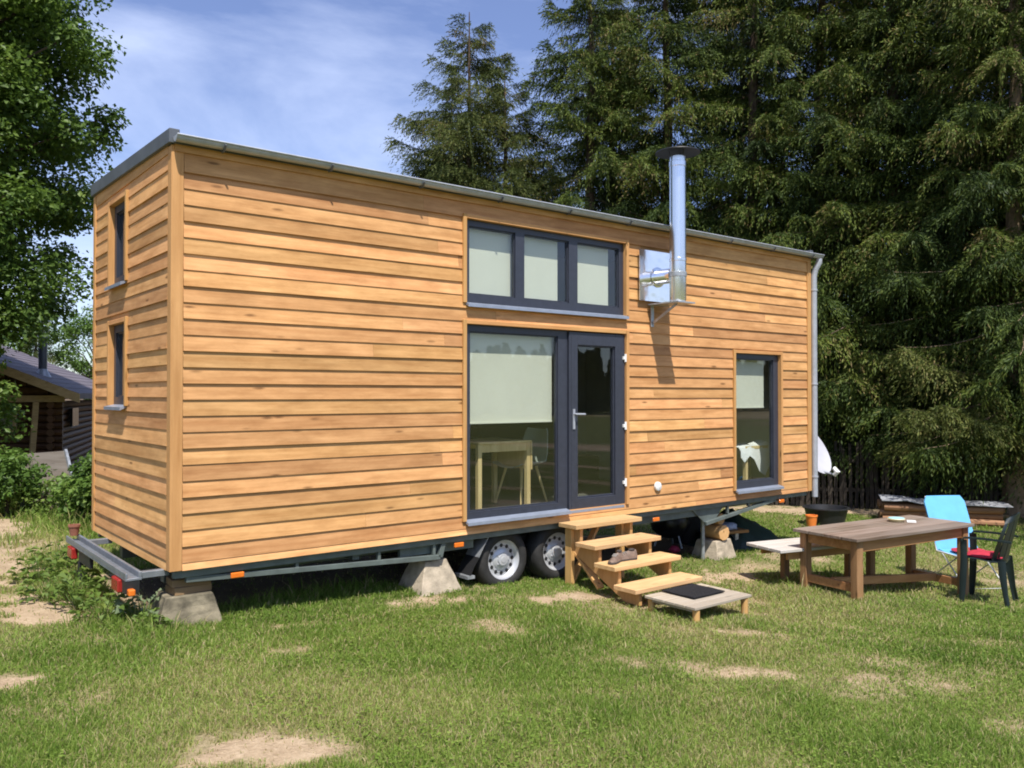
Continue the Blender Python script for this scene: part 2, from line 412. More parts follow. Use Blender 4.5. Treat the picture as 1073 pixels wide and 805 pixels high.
rp = nt.nodes.new('ShaderNodeValToRGB'); rp.color_ramp.elements[0].position = .43; rp.color_ramp.elements[0].color = (.10, .10, .10, 1); rp.color_ramp.elements[1].position = .73; rp.color_ramp.elements[1].color = (.74, .74, .74, 1)
nt.links.new(nz.outputs[0], rp.inputs[0])
mx = nt.nodes.new('ShaderNodeMix'); mx.data_type = 'RGBA'; nt.links.new(rp.outputs[0], mx.inputs[0]); hsv = nt.nodes.new('ShaderNodeHueSaturation'); hsv.inputs['Hue'].default_value = .515; hsv.inputs['Saturation'].default_value = 1.12; hsv.inputs['Value'].default_value = .86; nt.links.new(sky.outputs[0], hsv.inputs['Color']); nt.links.new(hsv.outputs[0], mx.inputs[6])
mx.inputs[7].default_value = (5.6, 6.3, 8.2, 1)
bg = nt.nodes.new('ShaderNodeBackground'); bg.inputs[1].default_value = .125
nt.links.new(mx.outputs[2], bg.inputs[0]); wo = nt.nodes.new('ShaderNodeOutputWorld'); nt.links.new(bg.outputs[0], wo.inputs[0])
scene.view_settings.view_transform = 'Standard'; scene.view_settings.look = 'None'; scene.view_settings.exposure = 0.58; scene.view_settings.gamma = 1.0
scene.cycles.max_bounces = 8; scene.cycles.transparent_max_bounces = 12; scene.cycles.diffuse_bounces = 3; scene.cycles.glossy_bounces = 4
scene.cycles.filter_width = 1.9
scene.cycles.caustics_reflective = False

# ------------------------------------------------------------------ ground
def axis_lines(lo, hi, step, far):
    a = list(np.arange(lo, hi + 1e-6, step)); d = step; x = hi
    while x < far: d *= 1.35; x += d; a.append(x)
    d = step; x = lo; pre = []
    while x > -far: d *= 1.35; x -= d; pre.append(x)
    return np.array(pre[::-1] + a)
gx = axis_lines(-6, 19, .11, 700); gy = axis_lines(-7.5, 9, .11, 700)
X, Y = np.meshgrid(gx, gy); Z = gz(X, Y)
V = np.stack([X, Y, Z], -1).reshape(-1, 3); nx, ny = len(gx), len(gy)
I = (np.arange(ny - 1)[:, None] * nx + np.arange(nx - 1)[None]).ravel()
L = np.stack([I, I + 1, I + nx + 1, I + nx], -1).ravel()
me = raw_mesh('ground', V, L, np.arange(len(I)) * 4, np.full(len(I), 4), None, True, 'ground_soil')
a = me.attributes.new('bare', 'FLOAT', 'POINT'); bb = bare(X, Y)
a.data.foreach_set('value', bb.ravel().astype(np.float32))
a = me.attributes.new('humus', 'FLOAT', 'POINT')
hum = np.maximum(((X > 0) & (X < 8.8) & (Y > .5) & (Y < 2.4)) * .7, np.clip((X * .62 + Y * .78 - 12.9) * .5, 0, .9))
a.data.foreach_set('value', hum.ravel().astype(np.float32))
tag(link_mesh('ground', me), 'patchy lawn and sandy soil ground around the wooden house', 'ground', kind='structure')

# ------------------------------------------------------------------ grass
def make_grass():
    cx, cy = -1.987, -6.76; hd = R(38.47)
    out = []
    def sample(n, d0, d1, half=46):
        d = np.sqrt(nrg.uniform(d0 * d0, d1 * d1, n)); th = hd + np.radians(nrg.uniform(-half, half, n))
        return cx + d * np.sin(th), cy + d * np.cos(th), d
    parts = [sample(340000, 2.4, 6), sample(430000, 6, 10.5), sample(240000, 10.5, 19), sample(50000, 19, 34)]
    x = np.concatenate([p[0] for p in parts]); y = np.concatenate([p[1] for p in parts]); d = np.concatenate([p[2] for p in parts])
    b = bare(x, y)
    clump = fbm(x * 2.2, y * 2.2, 5, 3)
    keep = nrg.random(len(x)) > np.clip(b ** 1.3 * 1.15, 0, .965)
    keep &= ~((x > -.1) & (x < 9) & (y > 2.45) & (y < 3) & (nrg.random(len(x)) < .5))
    x, y, d, b, clump = x[keep], y[keep], d[keep], b[keep], clump[keep]
    n = len(x)
    big = fbm(x * .55, y * .55, 33, 3)
    h = (.018 + .040 * nrg.random(n) ** 1.5) * (.55 + 1.0 * np.clip(clump, .2, .9)) * (1 - .55 * b)
    tall = (nrg.random(n) < .012); h[tall] *= 2.2
    back = np.clip((y - 3.0) / 2, 0, 1) * np.clip((2.2 - x) / 1.2, 0, 1); h *= 1 + back * 4.5 * nrg.random(n)   # unmown strip beyond the house
    left = np.exp(-((x + .28) ** 2 / .12 + (y - 1.0) ** 2 / 1.6)); h *= 1 + left * 1.8
    wheelz = (x > 2.9) & (x < 4.6) & (y > -.15) & (y < .5); h[wheelz] *= .6
    edge = np.exp(-((x - 1.35) ** 2 / .8 + (y - .5) ** 2 / .06)); h *= 1 + edge * 3.5 * nrg.random(n)
    tbl = np.exp(-((x - 7.2) ** 2 / 2.5 + (y + 1.5) ** 2 / .35)); h *= 1 + tbl * .9
    h = np.minimum(h, .5)
    wd = (.0019 + .0024 * nrg.random(n)) * np.clip(d / 6.0, .8, 3.2)
    ang = nrg.uniform(0, 2 * np.pi, n); lean = nrg.uniform(.15, 1.22, n); la = nrg.uniform(0, 2 * np.pi, n)
    z = gz(x, y)
    dx, dy = np.cos(ang) * wd, np.sin(ang) * wd
    lx, ly = np.cos(la) * lean * h, np.sin(la) * lean * h
    hz = h * np.sqrt(np.clip(1 - .6 * lean ** 2, .10, 1))
    V = np.empty((n, 5, 3))
    V[:, 0] = np.stack([x - dx, y - dy, z - .004], -1); V[:, 1] = np.stack([x + dx, y + dy, z - .004], -1)
    mxx, myy, mz = x + lx * .35, y + ly * .35, z + hz * .62
    V[:, 2] = np.stack([mxx + dx * .8, myy + dy * .8, mz], -1); V[:, 3] = np.stack([mxx - dx * .8, myy - dy * .8, mz], -1)
    V[:, 4] = np.stack([x + lx, y + ly, z + hz], -1)
    dry = np.clip((big - .42) * 2.4, 0, .6) + b * .4
    tint = np.clip(nrg.normal(.40, .14, n) + (clump - .5) * -.35 + (big - .5) * .9, 0, .68)
    straw = nrg.random(n) < (.11 + dry * .75); tint = np.where(straw, nrg.uniform(.7, 1.0, n), tint)
    tint = np.where(back > .3, np.clip(tint, 0, .78), tint)
    clov = (nrg.random(n) < .06) & (fbm(x * 1.3, y * 1.3, 71, 3) > .5) & (d < 14)      # small broad leaves between the blades
    m_ = clov; cw = .004 + .005 * nrg.random(n); ca = nrg.uniform(0, 6.28, n); ch_ = h * .7 + .006
    for q, (a_, b_) in enumerate(((-1, -.7), (1, -.7), (1.15, .5), (-1.15, .5), (0, 1.2))):
        px = a_ * cw; py = b_ * cw; vx = x + px * np.cos(ca) - py * np.sin(ca); vy = y + px * np.sin(ca) + py * np.cos(ca)
        vv = np.stack([vx, vy, z + ch_ + .3 * py * np.cos(la)], -1); V[m_, q] = vv[m_]
    tint = np.where(clov, np.clip(nrg.normal(.35, .12, n), 0, .62), tint)
    k = np.arange(n) * 5
    loops = np.stack([k, k + 1, k + 2, k + 3, k + 3, k + 2, k + 4], -1).ravel()
    starts = np.stack([np.arange(n) * 7, np.arange(n) * 7 + 4], -1).ravel(); tot = np.tile([4, 3], n)
    me = raw_mesh('grass', V.reshape(-1, 3), loops, starts, tot, np.repeat(tint, 2), False, 'grass_blade')
    tag(link_mesh('grass', me), 'short green and straw coloured grass over the whole lawn', 'grass', kind='stuff')
make_grass()

# ------------------------------------------------------------------ vegetation
def spruce_branch(rg, L, dens=1.0):
    """needle sprays of one drooping branch along +X, (N,4,3) quads + tint"""
    ns = max(6, int(L / .045 * dens)); s = np.linspace(.14, 1, ns) + rg.normal(0, .01, ns)
    dr = rg.uniform(.28, .5); up = rg.uniform(.12, .3); wob = rg.normal(0, .06)
    def axis(t): return np.stack([L * t * (1 - .1 * t), L * wob * np.sin(t * 4), L * (-dr * t + up * t * t * 1.0)], -1)
    Qs = []; T = []
    for side in (-1, 1, 0):
        if side == 0: ss = s[::2]
        else: ss = s + rg.normal(0, .015, ns)
        keep = rg.random(len(ss)) < .86; ss = ss[keep]
        p = axis(ss)
        ll = (L * .32 * (1.05 - ss) ** .6 + .20) * rg.uniform(.6, 1.25, len(ss))
        fa = np.radians(rg.uniform(38, 66, len(ss)))
        hang = rg.uniform(.6, 1.6, len(ss)) if side else rg.uniform(1.5, 3.0, len(ss))
        if side == 0: ll *= .75
        k = 14
        t = np.linspace(.06, 1, k)[None] + rg.normal(0, .03, (len(ss), k))
        dirx = np.cos(fa)[:, None] * (1 if side else .3); diry = side * np.sin(fa)[:, None]
        P = np.stack([p[:, 0:1] + dirx * ll[:, None] * t, p[:, 1:2] + diry * ll[:, None] * t * (1 - .12 * t), p[:, 2:3] - hang[:, None] * ll[:, None] * t ** 1.7 * .62], -1)
        D = np.stack([dirx + 0 * t, diry * (1 - .25 * t), -hang[:, None] * 1.05 * t ** .7], -1)
        D += rg.normal(0, .5, D.shape); D /= np.linalg.norm(D, axis=-1, keepdims=True) + 1e-9
        P = P.reshape(-1, 3); D = D.reshape(-1, 3); n = len(P)
        rv = rg.normal(0, 1, (n, 3)); W = np.cross(D, rv); W /= np.linalg.norm(W, axis=-1, keepdims=True) + 1e-9
        ln = rg.uniform(.06, .14, n)[:, None]; wd = rg.uniform(.007, .0165, n)[:, None]
        Qs.append(np.stack([P, P + D * ln * .45 + W * wd, P + D * ln, P + D * ln * .45 - W * wd], 1))
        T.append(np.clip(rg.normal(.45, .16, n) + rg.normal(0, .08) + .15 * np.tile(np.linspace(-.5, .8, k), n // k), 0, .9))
    Q = np.concatenate(Qs); T = np.concatenate(T)
    dead = rg.random(len(T)) < .02; T[dead] = 1.0
    ax = axis(np.linspace(0, 1, 6))
    return Q, T, ax
def rotz(a): c, s = math.cos(a), math.sin(a); return np.array([[c, -s, 0], [s, c, 0], [0, 0, 1]])
def roty(a): c, s = math.cos(a), math.sin(a); return np.array([[c, 0, s], [0, 1, 0], [-s, 0, c]])
def make_spruce(seed, H, Lmax, z0, dens=1.0, sparse=.12, ntop=.8, lowlong=1.0):
    rg = np.random.default_rng(seed)
    tm = [spruce_branch(rg, L, dens) for L in (.9, 1.4, 2.0, 2.0, 2.7, 2.7, 3.4) for _ in (0, 1)]
    tl = [L for L in (.9, 1.4, 2.0, 2.0, 2.7, 2.7, 3.4) for _ in (0, 1)]
    Q = []; T = []; limbs = []
    z = z0
    while z < H - .25:
        f = (z - z0) / (H - z0)
        env = Lmax * min(1, (1 - f) ** ntop * 1.12 + .04) * (lowlong if z < z0 + 2.5 else 1) * (.82 + .36 * float(vnoise(np.array(z * .8), np.array(seed * 3.1), seed)))
        nb = rg.integers(5, 8); a0 = rg.uniform(0, 6.28)
        for k in range(nb):
            if rg.random() < sparse: continue
            az = a0 + 6.283 * k / nb + rg.normal(0, .25); L = env * rg.uniform(.62, 1.15)
            j = int(np.argmin([abs(q - L) + rg.random() * .3 for q in tl])); q, t, ax = tm[j]; sc = L / tl[j]
            pitch = rg.normal(0, .13) + (-.45 * f ** 2 if f > .5 else .0) + (.05 if f < .2 else 0)
            M = rotz(az) @ roty(pitch); M = M * np.array([sc, 1 if sc > 1 else sc ** .5, sc ** .5])[None]
            zz = z + rg.normal(0, .1)
            Q.append(q @ M.T + np.array([0, 0, zz])); T.append(np.clip(t + rg.normal(0, .15), 0, 1))
            limbs.append((ax @ M.T + np.array([0, 0, zz]), L))
        z += rg.uniform(.40, .64) * (1.0 if f < .55 else .72)
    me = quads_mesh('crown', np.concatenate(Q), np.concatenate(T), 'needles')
    tr = MB(); wob = [(rg.normal(0, .03), rg.normal(0, .03)) for _ in range(8)]
    pts = [(wob[i][0] * (i > 0), wob[i][1] * (i > 0), H * i / 7 - (.25 if i == 0 else 0)) for i in range(8)]
    r0 = .011 * H + .05
    tr.tube(pts, [r0 * (1.25 if i == 0 else 1) * (1 - .97 * i / 7) + .008 for i in range(8)], 9)
    for ax, L in limbs:
        tr.tube([tuple(p) for p in ax], [max(.004, .0085 * L * (1 - i / 5.4)) for i in range(6)], 4, caps=False)
    return me, tr, H
class Proto: pass
def place_tree(crown_me, trunk_me, name, label, x, y, rz, sc, group, sz=None, cat='tree', crown_name='crown'):
    t = thing(name, label, cat, (x, y, g(x, y) - .03), rz, group); t.scale = (sc, sc, sz or sc)
    link_mesh(crown_name, crown_me, t); link_mesh('trunk', trunk_me, t); return t
def trunk_mesh(mb, mat):
    o = mb.build('trunk', mat, None, fix=False); me = o.data; bpy.data.objects.remove(o); return me
SP = []
for seed, H, Lm, z0, dn, spr in ((1, 17, 3.3, 2.3, 1.0, .08), (2, 18, 3.6, 2.5, 1.0, .10), (3, 17.5, 3.2, 2.4, 1.1, .08), (4, 14, 4.0, 2.5, .95, .24)):
    me, tr, H = make_spruce(seed, H, Lm, z0, dn, spr, .8 if seed != 4 else .72, 1.25)
    SP.append((me, trunk_mesh(tr, 'bark'), H))
light_me = SP[3][0]; light_me.materials.clear(); light_me.materials.append(MATS['needles_light'])
spr_front = [  # x, y, variant, rot, scale, label
    (11.9, 12.7, 3, .3, .96, 'airy pointed spruce farthest left behind the roof, its tip against the sky'),
    (12.6, 11.9, 3, 2.6, .84, 'shorter ragged spruce filling the gap right of the leftmost pointed spruce'),
    (14.0, 9.9, 0, 1.1, .98, 'tall spruce left of the flue pipe with its trunk showing through gaps'),
    (15.4, 8.4, 2, 2.5, 1.0, 'tall dark spruce rising directly behind the flue pipe'),
    (16.7, 6.5, 1, 4.0, 1.0, 'tall dense spruce just right of the flue pipe'),
    (17.5, 5.0, 2, 5.2, 1.02, 'spruce behind the right end of the roof with drooping branches'),
    (17.9, 3.4, 0, 3.0, 1.03, 'spruce behind the downpipe and satellite dish'),
    (18.1, 1.9, 1, .7, .97, 'dense spruce between the downpipe and the right picture edge'),
    (17.42, .50, 2, 1.9, .95, 'spruce with a bare light trunk behind the plastic chair'),
    (18.4, -1.1, 0, 4.6, 1.0, 'spruce on the far right beyond the stack of firewood'),
]
for i, (x, y, v, rz, sc, lb) in enumerate(spr_front):
    t = place_tree(SP[v][0], SP[v][1], 'spruce_tree', lb, x, y, rz, sc, 'tall spruces behind the house')
    if 'light trunk' in lb:
        rgb_ = np.random.default_rng(99)
        for az, zz, L in ((168, 2.55, 3.7), (176, 2.9, 3.5), (158, 2.35, 3.3), (186, 2.6, 3.2), (163, 3.2, 3.6)):
            q_, t_, ax_ = spruce_branch(rgb_, L, 1.1); M_ = rotz(R(az) - rz) @ roty(rgb_.normal(-.05, .08))
            b_ = link_mesh('bough', quads_mesh('bough', q_ @ M_.T + np.array([0, 0, zz]), np.clip(t_ + .18, 0, .95), 'needles_light'), t)  # sunlit look put into the colour: paler needles and a raised tint
            st = MB(); st.tube([tuple(p) for p in ax_ @ M_.T + np.array([0, 0, zz])], [.03, .026, .021, .016, .011, .005], 5, caps=False); st.build('stem', 'bark', b_)
        for ch_ in children(t):
            if ch_.name.startswith('trunk'): ch_.data = ch_.data.copy(); ch_.data.materials.clear(); ch_.data.materials.append(MATS['bark_light'])
for i, (x, y, v, rz, sc) in enumerate([(13.2, 15.5, 2, 1.0, .72), (17.2, 12.2, 1, 2.2, .9), (19.6, 9.0, 0, .2, 1.0), (21.2, 5.6, 2, 3.3, .98), (21.6, 2.4, 1, 5.0, .95), (21.8, -.8, 0, 1.4, .96), (22.4, -4.0, 2, 4.1, .95)]):
    place_tree(SP[v][0], SP[v][1], 'spruce_tree', ('half hidden spruce in the second row, seen only through gaps between the front spruces'), x, y, rz, sc, 'second row of spruces')

for i, (x, y, rz, sc) in enumerate([(16.2, 6.6, .3, .26), (17.6, 4.6, 2.0, .24), (18.6, 3.0, 4.0, .27), (19.3, 1.2, 1.2, .25), (19.9, -.6, 3.1, .27), (20.6, -2.6, 5.0, .26), (18.4, 5.4, .9, .30), (20.4, 3.0, 2.7, .30)]):
    place_tree(SP[i % 3][0], SP[i % 3][1], 'spruce_tree', 'young bushy spruce in the shade behind the paling fence', x, y, rz, sc * 2.1, 'young spruces behind the fence', sc)

def leaf_cloud(rg, centers, rad, per, size, flat=.7, tints=None, droop=0.):
    C = np.repeat(centers, per, 0); n = len(C); rr = np.repeat(rad, per)
    dv = rg.normal(0, 1, (n, 3)); dv /= np.linalg.norm(dv, axis=1, keepdims=True); rad_f = rg.random(n) ** .45
    P = C + dv * (rr * rad_f)[:, None] * np.array([1, 1, flat])
    N = dv * .6 + rg.normal(0, .55, (n, 3)) + np.array([0, 0, .7]); N /= np.linalg.norm(N, axis=1, keepdims=True)
    D = np.cross(N, rg.normal(0, 1, (n, 3))); D[:, 2] -= droop; D /= np.linalg.norm(D, axis=1, keepdims=True) + 1e-9
    W = np.cross(N, D); W /= np.linalg.norm(W, axis=1, keepdims=True) + 1e-9
    ln = (size * rg.uniform(.65, 1.35, n))[:, None]; wd = ln * rg.uniform(.26, .38, n)[:, None]
    Q = np.stack([P, P + D * ln * .5 + W * wd + N * ln * .08, P + D * ln, P + D * ln * .5 - W * wd + N * ln * .08], 1)
    ct = np.repeat(rg.normal(.5, .16, len(centers)), per)
    return Q, np.clip(ct + rg.normal(0, .14, n), 0, 1)
def make_broad(seed, H, RX, base, ncl, per, size, clr=.55, mat='broad_leaf', r0=.22, full=False):
    rg = np.random.default_rng(seed); cs = []; cz = (H + base) / 2; hz = (H - base) / 2
    while len(cs) < ncl:
        d = rg.normal(0, 1, 3); d /= np.linalg.norm(d); r = rg.random() ** .33
        if r < .35: continue
        f = d[2] * r; k = (1.0 - .25 * max(0, f) ** 2) * ((1 - abs(d[2]) ** 3) ** (1 / 3) / max(.2, math.sqrt(1 - d[2] ** 2)) if full else 1)
        wob = (.85 + .28 * float(vnoise(np.array(d[0] * 2 + 9), np.array(d[1] * 2 + d[2] * 3), seed))) if full else .72 + .55 * float(vnoise(np.array(d[0] * 2 + 9), np.array(d[1] * 2 + d[2] * 3), seed))
        cs.append((d[0] * r * RX * k * wob, d[1] * r * RX * k * wob, cz + f * hz))
    cs = np.array(cs); rad = clr * rg.uniform(.6, 1.3, ncl)
    Q, T = leaf_cloud(rg, cs, rad, per, size)
    tr = MB(); tr.tube([(0, 0, -.2), (.05, .02, H * .25), (-.04, .05, H * .5), (.02, 0, H * .88)], [r0 * 1.25, r0 * .85, r0 * .55, .03], 10)
    for c in cs[:: 2]:
        zb = max(base * .5, min(c[2] * .62, H * .7)); p0 = np.array([0, 0, zb]); m = (p0 + c) / 2 + np.array([0, 0, .12 * np.linalg.norm(c - p0)])
        tr.tube([tuple(p0), tuple(m), tuple(c)], [r0 * .28, r0 * .16, .012], 5, caps=False)
    return quads_mesh('crown', Q, T, mat), trunk_mesh(tr, 'bark')
bm_, bt_ = make_broad(21, 11.6, 3.55, 1.7, 600, 440, .092, .58, full=True)
place_tree(bm_, bt_, 'broadleaf_tree', 'large dark green broadleaf tree at the left edge beside the house', -1.93, 10.55, .4, 1.0, None)
bm2, bt2 = make_broad(22, 9, 3.3, 1.6, 110, 150, .17, .75, 'shrub_leaf')
for (x, y, rz, sc, lb) in ((3.0, 40, 0, .8, 'pale distant tree showing above the ridge of the hut roof'), (-3.5, 36, 2, .95, 'distant tree behind the hut, mostly hidden by the big left tree'), (9.0, 44, 3.5, .85, 'distant tree behind the hut and the wooden house'), (.2, 27, 1.0, .62, 'dense green tree standing right behind the hut roof')):
    place_tree(bm2, bt2, 'broadleaf_tree', lb, x, y, rz, sc, None)
place_tree(SP[2][0], SP[2][1], 'spruce_tree', 'small distant spruce behind the hut chimney', 4.2, 33, 0, .38, None)

def make_shrub(seed, H, RX, ncl, per, size, name, label, x, y, mat='shrub_leaf', base=.1, clr=.2, group=None):
    rg = np.random.default_rng(seed); me, tr = make_broad(seed, H, RX, base, ncl, per, size, clr, mat, .03)
    t = thing(name, label, 'shrub', (x, y, g(x, y)), rg.uniform(0, 6), group)
    me.name = 'foliage'; link_mesh('foliage', me, t); link_mesh('stem', tr, t); return t
make_shrub(31, .95, .52, 40, 90, .075, 'leafy_shrub', 'bushy green shrub at the left edge in front of the hut', -.15, 7.6)
make_shrub(32, .95, .40, 34, 90, .075, 'leafy_shrub', 'bright green shrub tight against the left end of the house', .62, 6.1)
make_shrub(33, .8, .5, 26, 70, .07, 'leafy_shrub', 'low shrub on the far left beside the leaning board', -1.1, 8.6)
make_shrub(34, .55, .5, 20, 50, .06, 'wispy_shrub', 'wispy yellowish shrub growing in front of the leaning board', .35, 7.2, 'weed_leaf')
make_shrub(35, 3.3, .62, 60, 150, .09, 'tall_shrub', 'tall dark leafy shrub at the left edge hiding the left part of the hut', -.52, 8.75, 'broad_leaf', .7, .34)
def weed(seed, x, y, sc, label, mat='weed_leaf', n=64):
    rg = np.random.default_rng(seed); Q = []; T = []
    for i in range(n):
        a = rg.uniform(0, 6.28); r = rg.random() ** .6 * .16; h = rg.uniform(.03, .20) * (1.1 - r * 3)
        ln = rg.uniform(.035, .08); wd = ln * .36; d = np.array([math.cos(a), math.sin(a), rg.uniform(-.25, .6)]); d /= np.linalg.norm(d)
        w_ = np.array([-math.sin(a), math.cos(a), rg.normal(0, .2)]); p = np.array([math.cos(a) * r, math.sin(a) * r, h])
        m = p + d * ln * .55 + np.array([0, 0, .012]); e = p + d * ln - np.array([0, 0, .012])
        Q += [np.stack([p, m + w_ * wd, e, m - w_ * wd])]; T.append(np.clip(rg.normal(.5, .2), 0, 1))
        base = np.array([p[0] * .2, p[1] * .2, 0]); Q.append(np.stack([base, base + np.array([.003, 0, 0]), p + np.array([.003, 0, 0]), p])); T.append(.3)
    o = link_mesh('leafy_weed', quads_mesh('leafy_weed', np.array(Q), np.array(T), mat)); o.location = (x, y, g(x, y)); o.scale = (sc,) * 3
    return tag(o, label, 'plant', 'weeds by the tow bar end')
for i, (x, y, s, lb) in enumerate([(-.40, 1.55, 1.3, 'leafy weed under the far tail lamp of the trailer'), (-.48, .95, 1.4, 'broad light green weed below the middle of the trailer bumper'), (-.40, .42, 1.2, 'leafy weed below the near end of the trailer bumper'),
                                   (-.62, 1.35, 1.2, 'leafy weed at the edge of the sandy path left of the bumper'), (-.55, 2.3, 1.3, 'leafy weed left of the far bumper end'), (-.16, -.02, .8, 'small bright weed in front of the mossy foundation block'), (-.30, 2.9, 1.4, 'leafy weed behind the far end of the bumper')]):
    weed(60 + i, x, y, s, lb)
weed(80, -.10, .32, 1.25, 'pale silvery weed between the bumper and the mossy foundation block', 'pale_leaf', 44)

# far wood behind the camera, seen mirrored in the window panes
def far_wood():
    rg = np.random.default_rng(5); Q = []; T = []
    xs = np.arange(-40, 170, .62)
    for x in xs:
        y = -79 + rg.normal(0, 2); H = rg.uniform(5.4, 7.4) + 1.6 * float(vnoise(np.array(x * .15), np.array(3.), 2)); n = 240
        zz = rg.random(n) * H; rr = (1 - zz / H) ** .7 * 1.5 * rg.random(n) ** .4; a = rg.uniform(0, 6.28, n)
        P = np.stack([x + rr * np.cos(a), y + rr * np.sin(a), -.5 + zz], -1); D = rg.normal(0, 1, (n, 3)); D /= np.linalg.norm(D, axis=1, keepdims=True)
        W = np.cross(D, rg.normal(0, 1, (n, 3))); W /= np.linalg.norm(W, axis=1, keepdims=True)
        Q.append(np.stack([P - D * .5, P + W * .35, P + D * .5, P - W * .35], 1)); T.append(rg.random(n))
    o = link_mesh('far_wood', quads_mesh('far_wood', np.concatenate(Q), np.concatenate(T), 'far_leaf'))
    tag(o, 'distant tree line mirrored in the window panes', 'wood', kind='stuff')
far_wood()

# ------------------------------------------------------------------ house
LX, WY, ZB, ZT = 8.82, 2.55, .42, 3.75
house = thing('tiny_house', 'larch clad tiny house on a tandem axle trailer with grey windows', 'house')
OPF = [(2.785, 5.045, 2.70, 3.545), (2.785, 5.045, .545, 2.50), (7.085, 8.10, .54, 2.345)]
OPE = [(1.30, 1.89, 2.82, 3.60), (1.30, 1.89, 1.69, 2.46)]
PITCH = .128
def siding(u0, u1, z0, z1, ops, mapf, seed, slope=None, first=.20):
    rg = random.Random(seed); mb = MB(); z = z1; zs = []
    while z > z0 + .02:
        nz_ = max(z0, z - (first if z == z1 and first else PITCH))
        if nz_ - z0 < .05: nz_ = z0
        zs.append((nz_, z)); z = nz_
    for (a, b) in zs:
        cuts = [u0]; u = u0 + rg.uniform(1.6, 4.2)
        while u < u1 - .5: cuts.append(u); u += rg.uniform(2.4, 4.8)
        cuts.append(u1)
        tints = [min(1, max(0, rg.gauss(.5, .26))) for _ in cuts]
        zz = sorted({a, b} | {q for o in ops for q in (o[2], o[3]) if a < q < b})
        jit = rg.uniform(-.004, .0045)
        for c, d in zip(zz[:-1], zz[1:]):
            m = (c + d) / 2; segs = [(u0, u1)]
            for o in ops:
                if o[2] < m < o[3]:
                    ns = []
                    for s0, s1 in segs:
                        if o[1] <= s0 or o[0] >= s1: ns.append((s0, s1)); continue
                        if o[0] > s0: ns.append((s0, o[0]))
                        if o[1] < s1: ns.append((o[1], s1))
                    segs = ns
            th = lambda q: .010 + .0135 * (b - q) / (b - a) + jit
            for s0, s1 in segs:
                for i in range(len(cuts) - 1):
                    e0, e1 = max(s0, cuts[i]), min(s1, cuts[i + 1])
                    if e1 - e0 < .005: continue
                    e0 += .0008 if e0 == cuts[i] and i else 0; e1 -= .0008
                    pts = [mapf(e0, 0, c), mapf(e1, 0, c), mapf(e1, th(c), c), mapf(e0, th(c), c), mapf(e0, 0, d), mapf(e1, 0, d), mapf(e1, th(d), d), mapf(e0, th(d), d)]
                    mb.hexa(pts, tints[i])
    return mb
siding(.075, LX - .06, ZB, ZT, OPF, lambda u, d, z: (u, -d, z), 3).build('front_cladding', 'larch_front', house)
siding(.075, WY - .05, ZB, ZT - .02, OPE, lambda u, d, z: (-d, u, z), 4, first=.16).build('end_cladding', 'larch_end', house)
siding(.05, WY - .05, ZB, ZT, [], lambda u, d, z: (LX + d, u, z), 5).build('end_cladding', 'larch_end', house)
siding(.05, LX - .05, ZB, ZT + .1, [], lambda u, d, z: (u, WY + d, z), 6).build('back_cladding', 'larch_front', house)
for (x, y, w0) in ((-.022, -.022, .095), (LX - .06, -.035, .09), (-.03, WY - .05, .08), (LX - .05, WY - .05, .08)):
    zt = ZT + (.0 if y < 1 else .06)
    MB().box(x, x + w0, y, y + w0, ZB, zt, rnd.uniform(.3, .8)).build('corner_board', 'larch_trim', house, .003)
def wall_core(u0, u1, z0, z1, ops, mapf):
    mb = MB(); us = sorted({u0, u1} | {q for o in ops for q in o[:2]}); zs = sorted({z0, z1} | {q for o in ops for q in o[2:]})
    for a, b in zip(us[:-1], us[1:]):
        for c, d in zip(zs[:-1], zs[1:]):
            m, n = (a + b) / 2, (c + d) / 2
            if any(o[0] < m < o[1] and o[2] < n < o[3] for o in ops): continue
            mb.hexa([mapf(a, .002, c), mapf(b, .002, c), mapf(b, .14, c), mapf(a, .14, c), mapf(a, .002, d), mapf(b, .002, d), mapf(b, .14, d), mapf(a, .14, d)])
    return mb
wall_core(.01, LX - .01, ZB + .01, ZT - .01, OPF, lambda u, d, z: (u, d, z)).build('front_wall_lining', 'pine_reveal', house)
wall_core(.15, WY - .15, ZB + .01, ZT - .01, OPE, lambda u, d, z: (d, u, z)).build('end_wall_lining', 'pale_wall', house)
wall_core(.15, WY - .15, ZB + .01, ZT - .01, [], lambda u, d, z: (LX - d, u, z)).build('end_wall_lining', 'pale_wall', house)
wall_core(.01, LX - .01, ZB + .01, ZT + .06, [], lambda u, d, z: (u, WY - d, z)).build('back_wall_lining', 'pale_wall', house)
MB().box(.15, LX - .15, .15, WY - .15, ZB + .005, .56).build('interior_floor', 'floor_grey', house)
MB().box(2.62, 2.68, .15, WY - .15, .56, ZT - .02).build('partition', 'pale_wall', house)
MB().box(6.72, 6.78, .15, WY - .15, .56, ZT - .02).build('partition', 'pale_wall', house)
for xa, xb in ((-.02, .02), (LX - .02, LX + .02)):
    MB().hexa([(xa, .08, 3.70), (xb, .08, 3.70), (xb, WY, 3.70), (xa, WY, 3.70), (xa, .08, 3.79), (xb, .08, 3.79), (xb, WY, 3.86), (xa, WY, 3.86)]).build('end_fascia', 'larch_end', house)
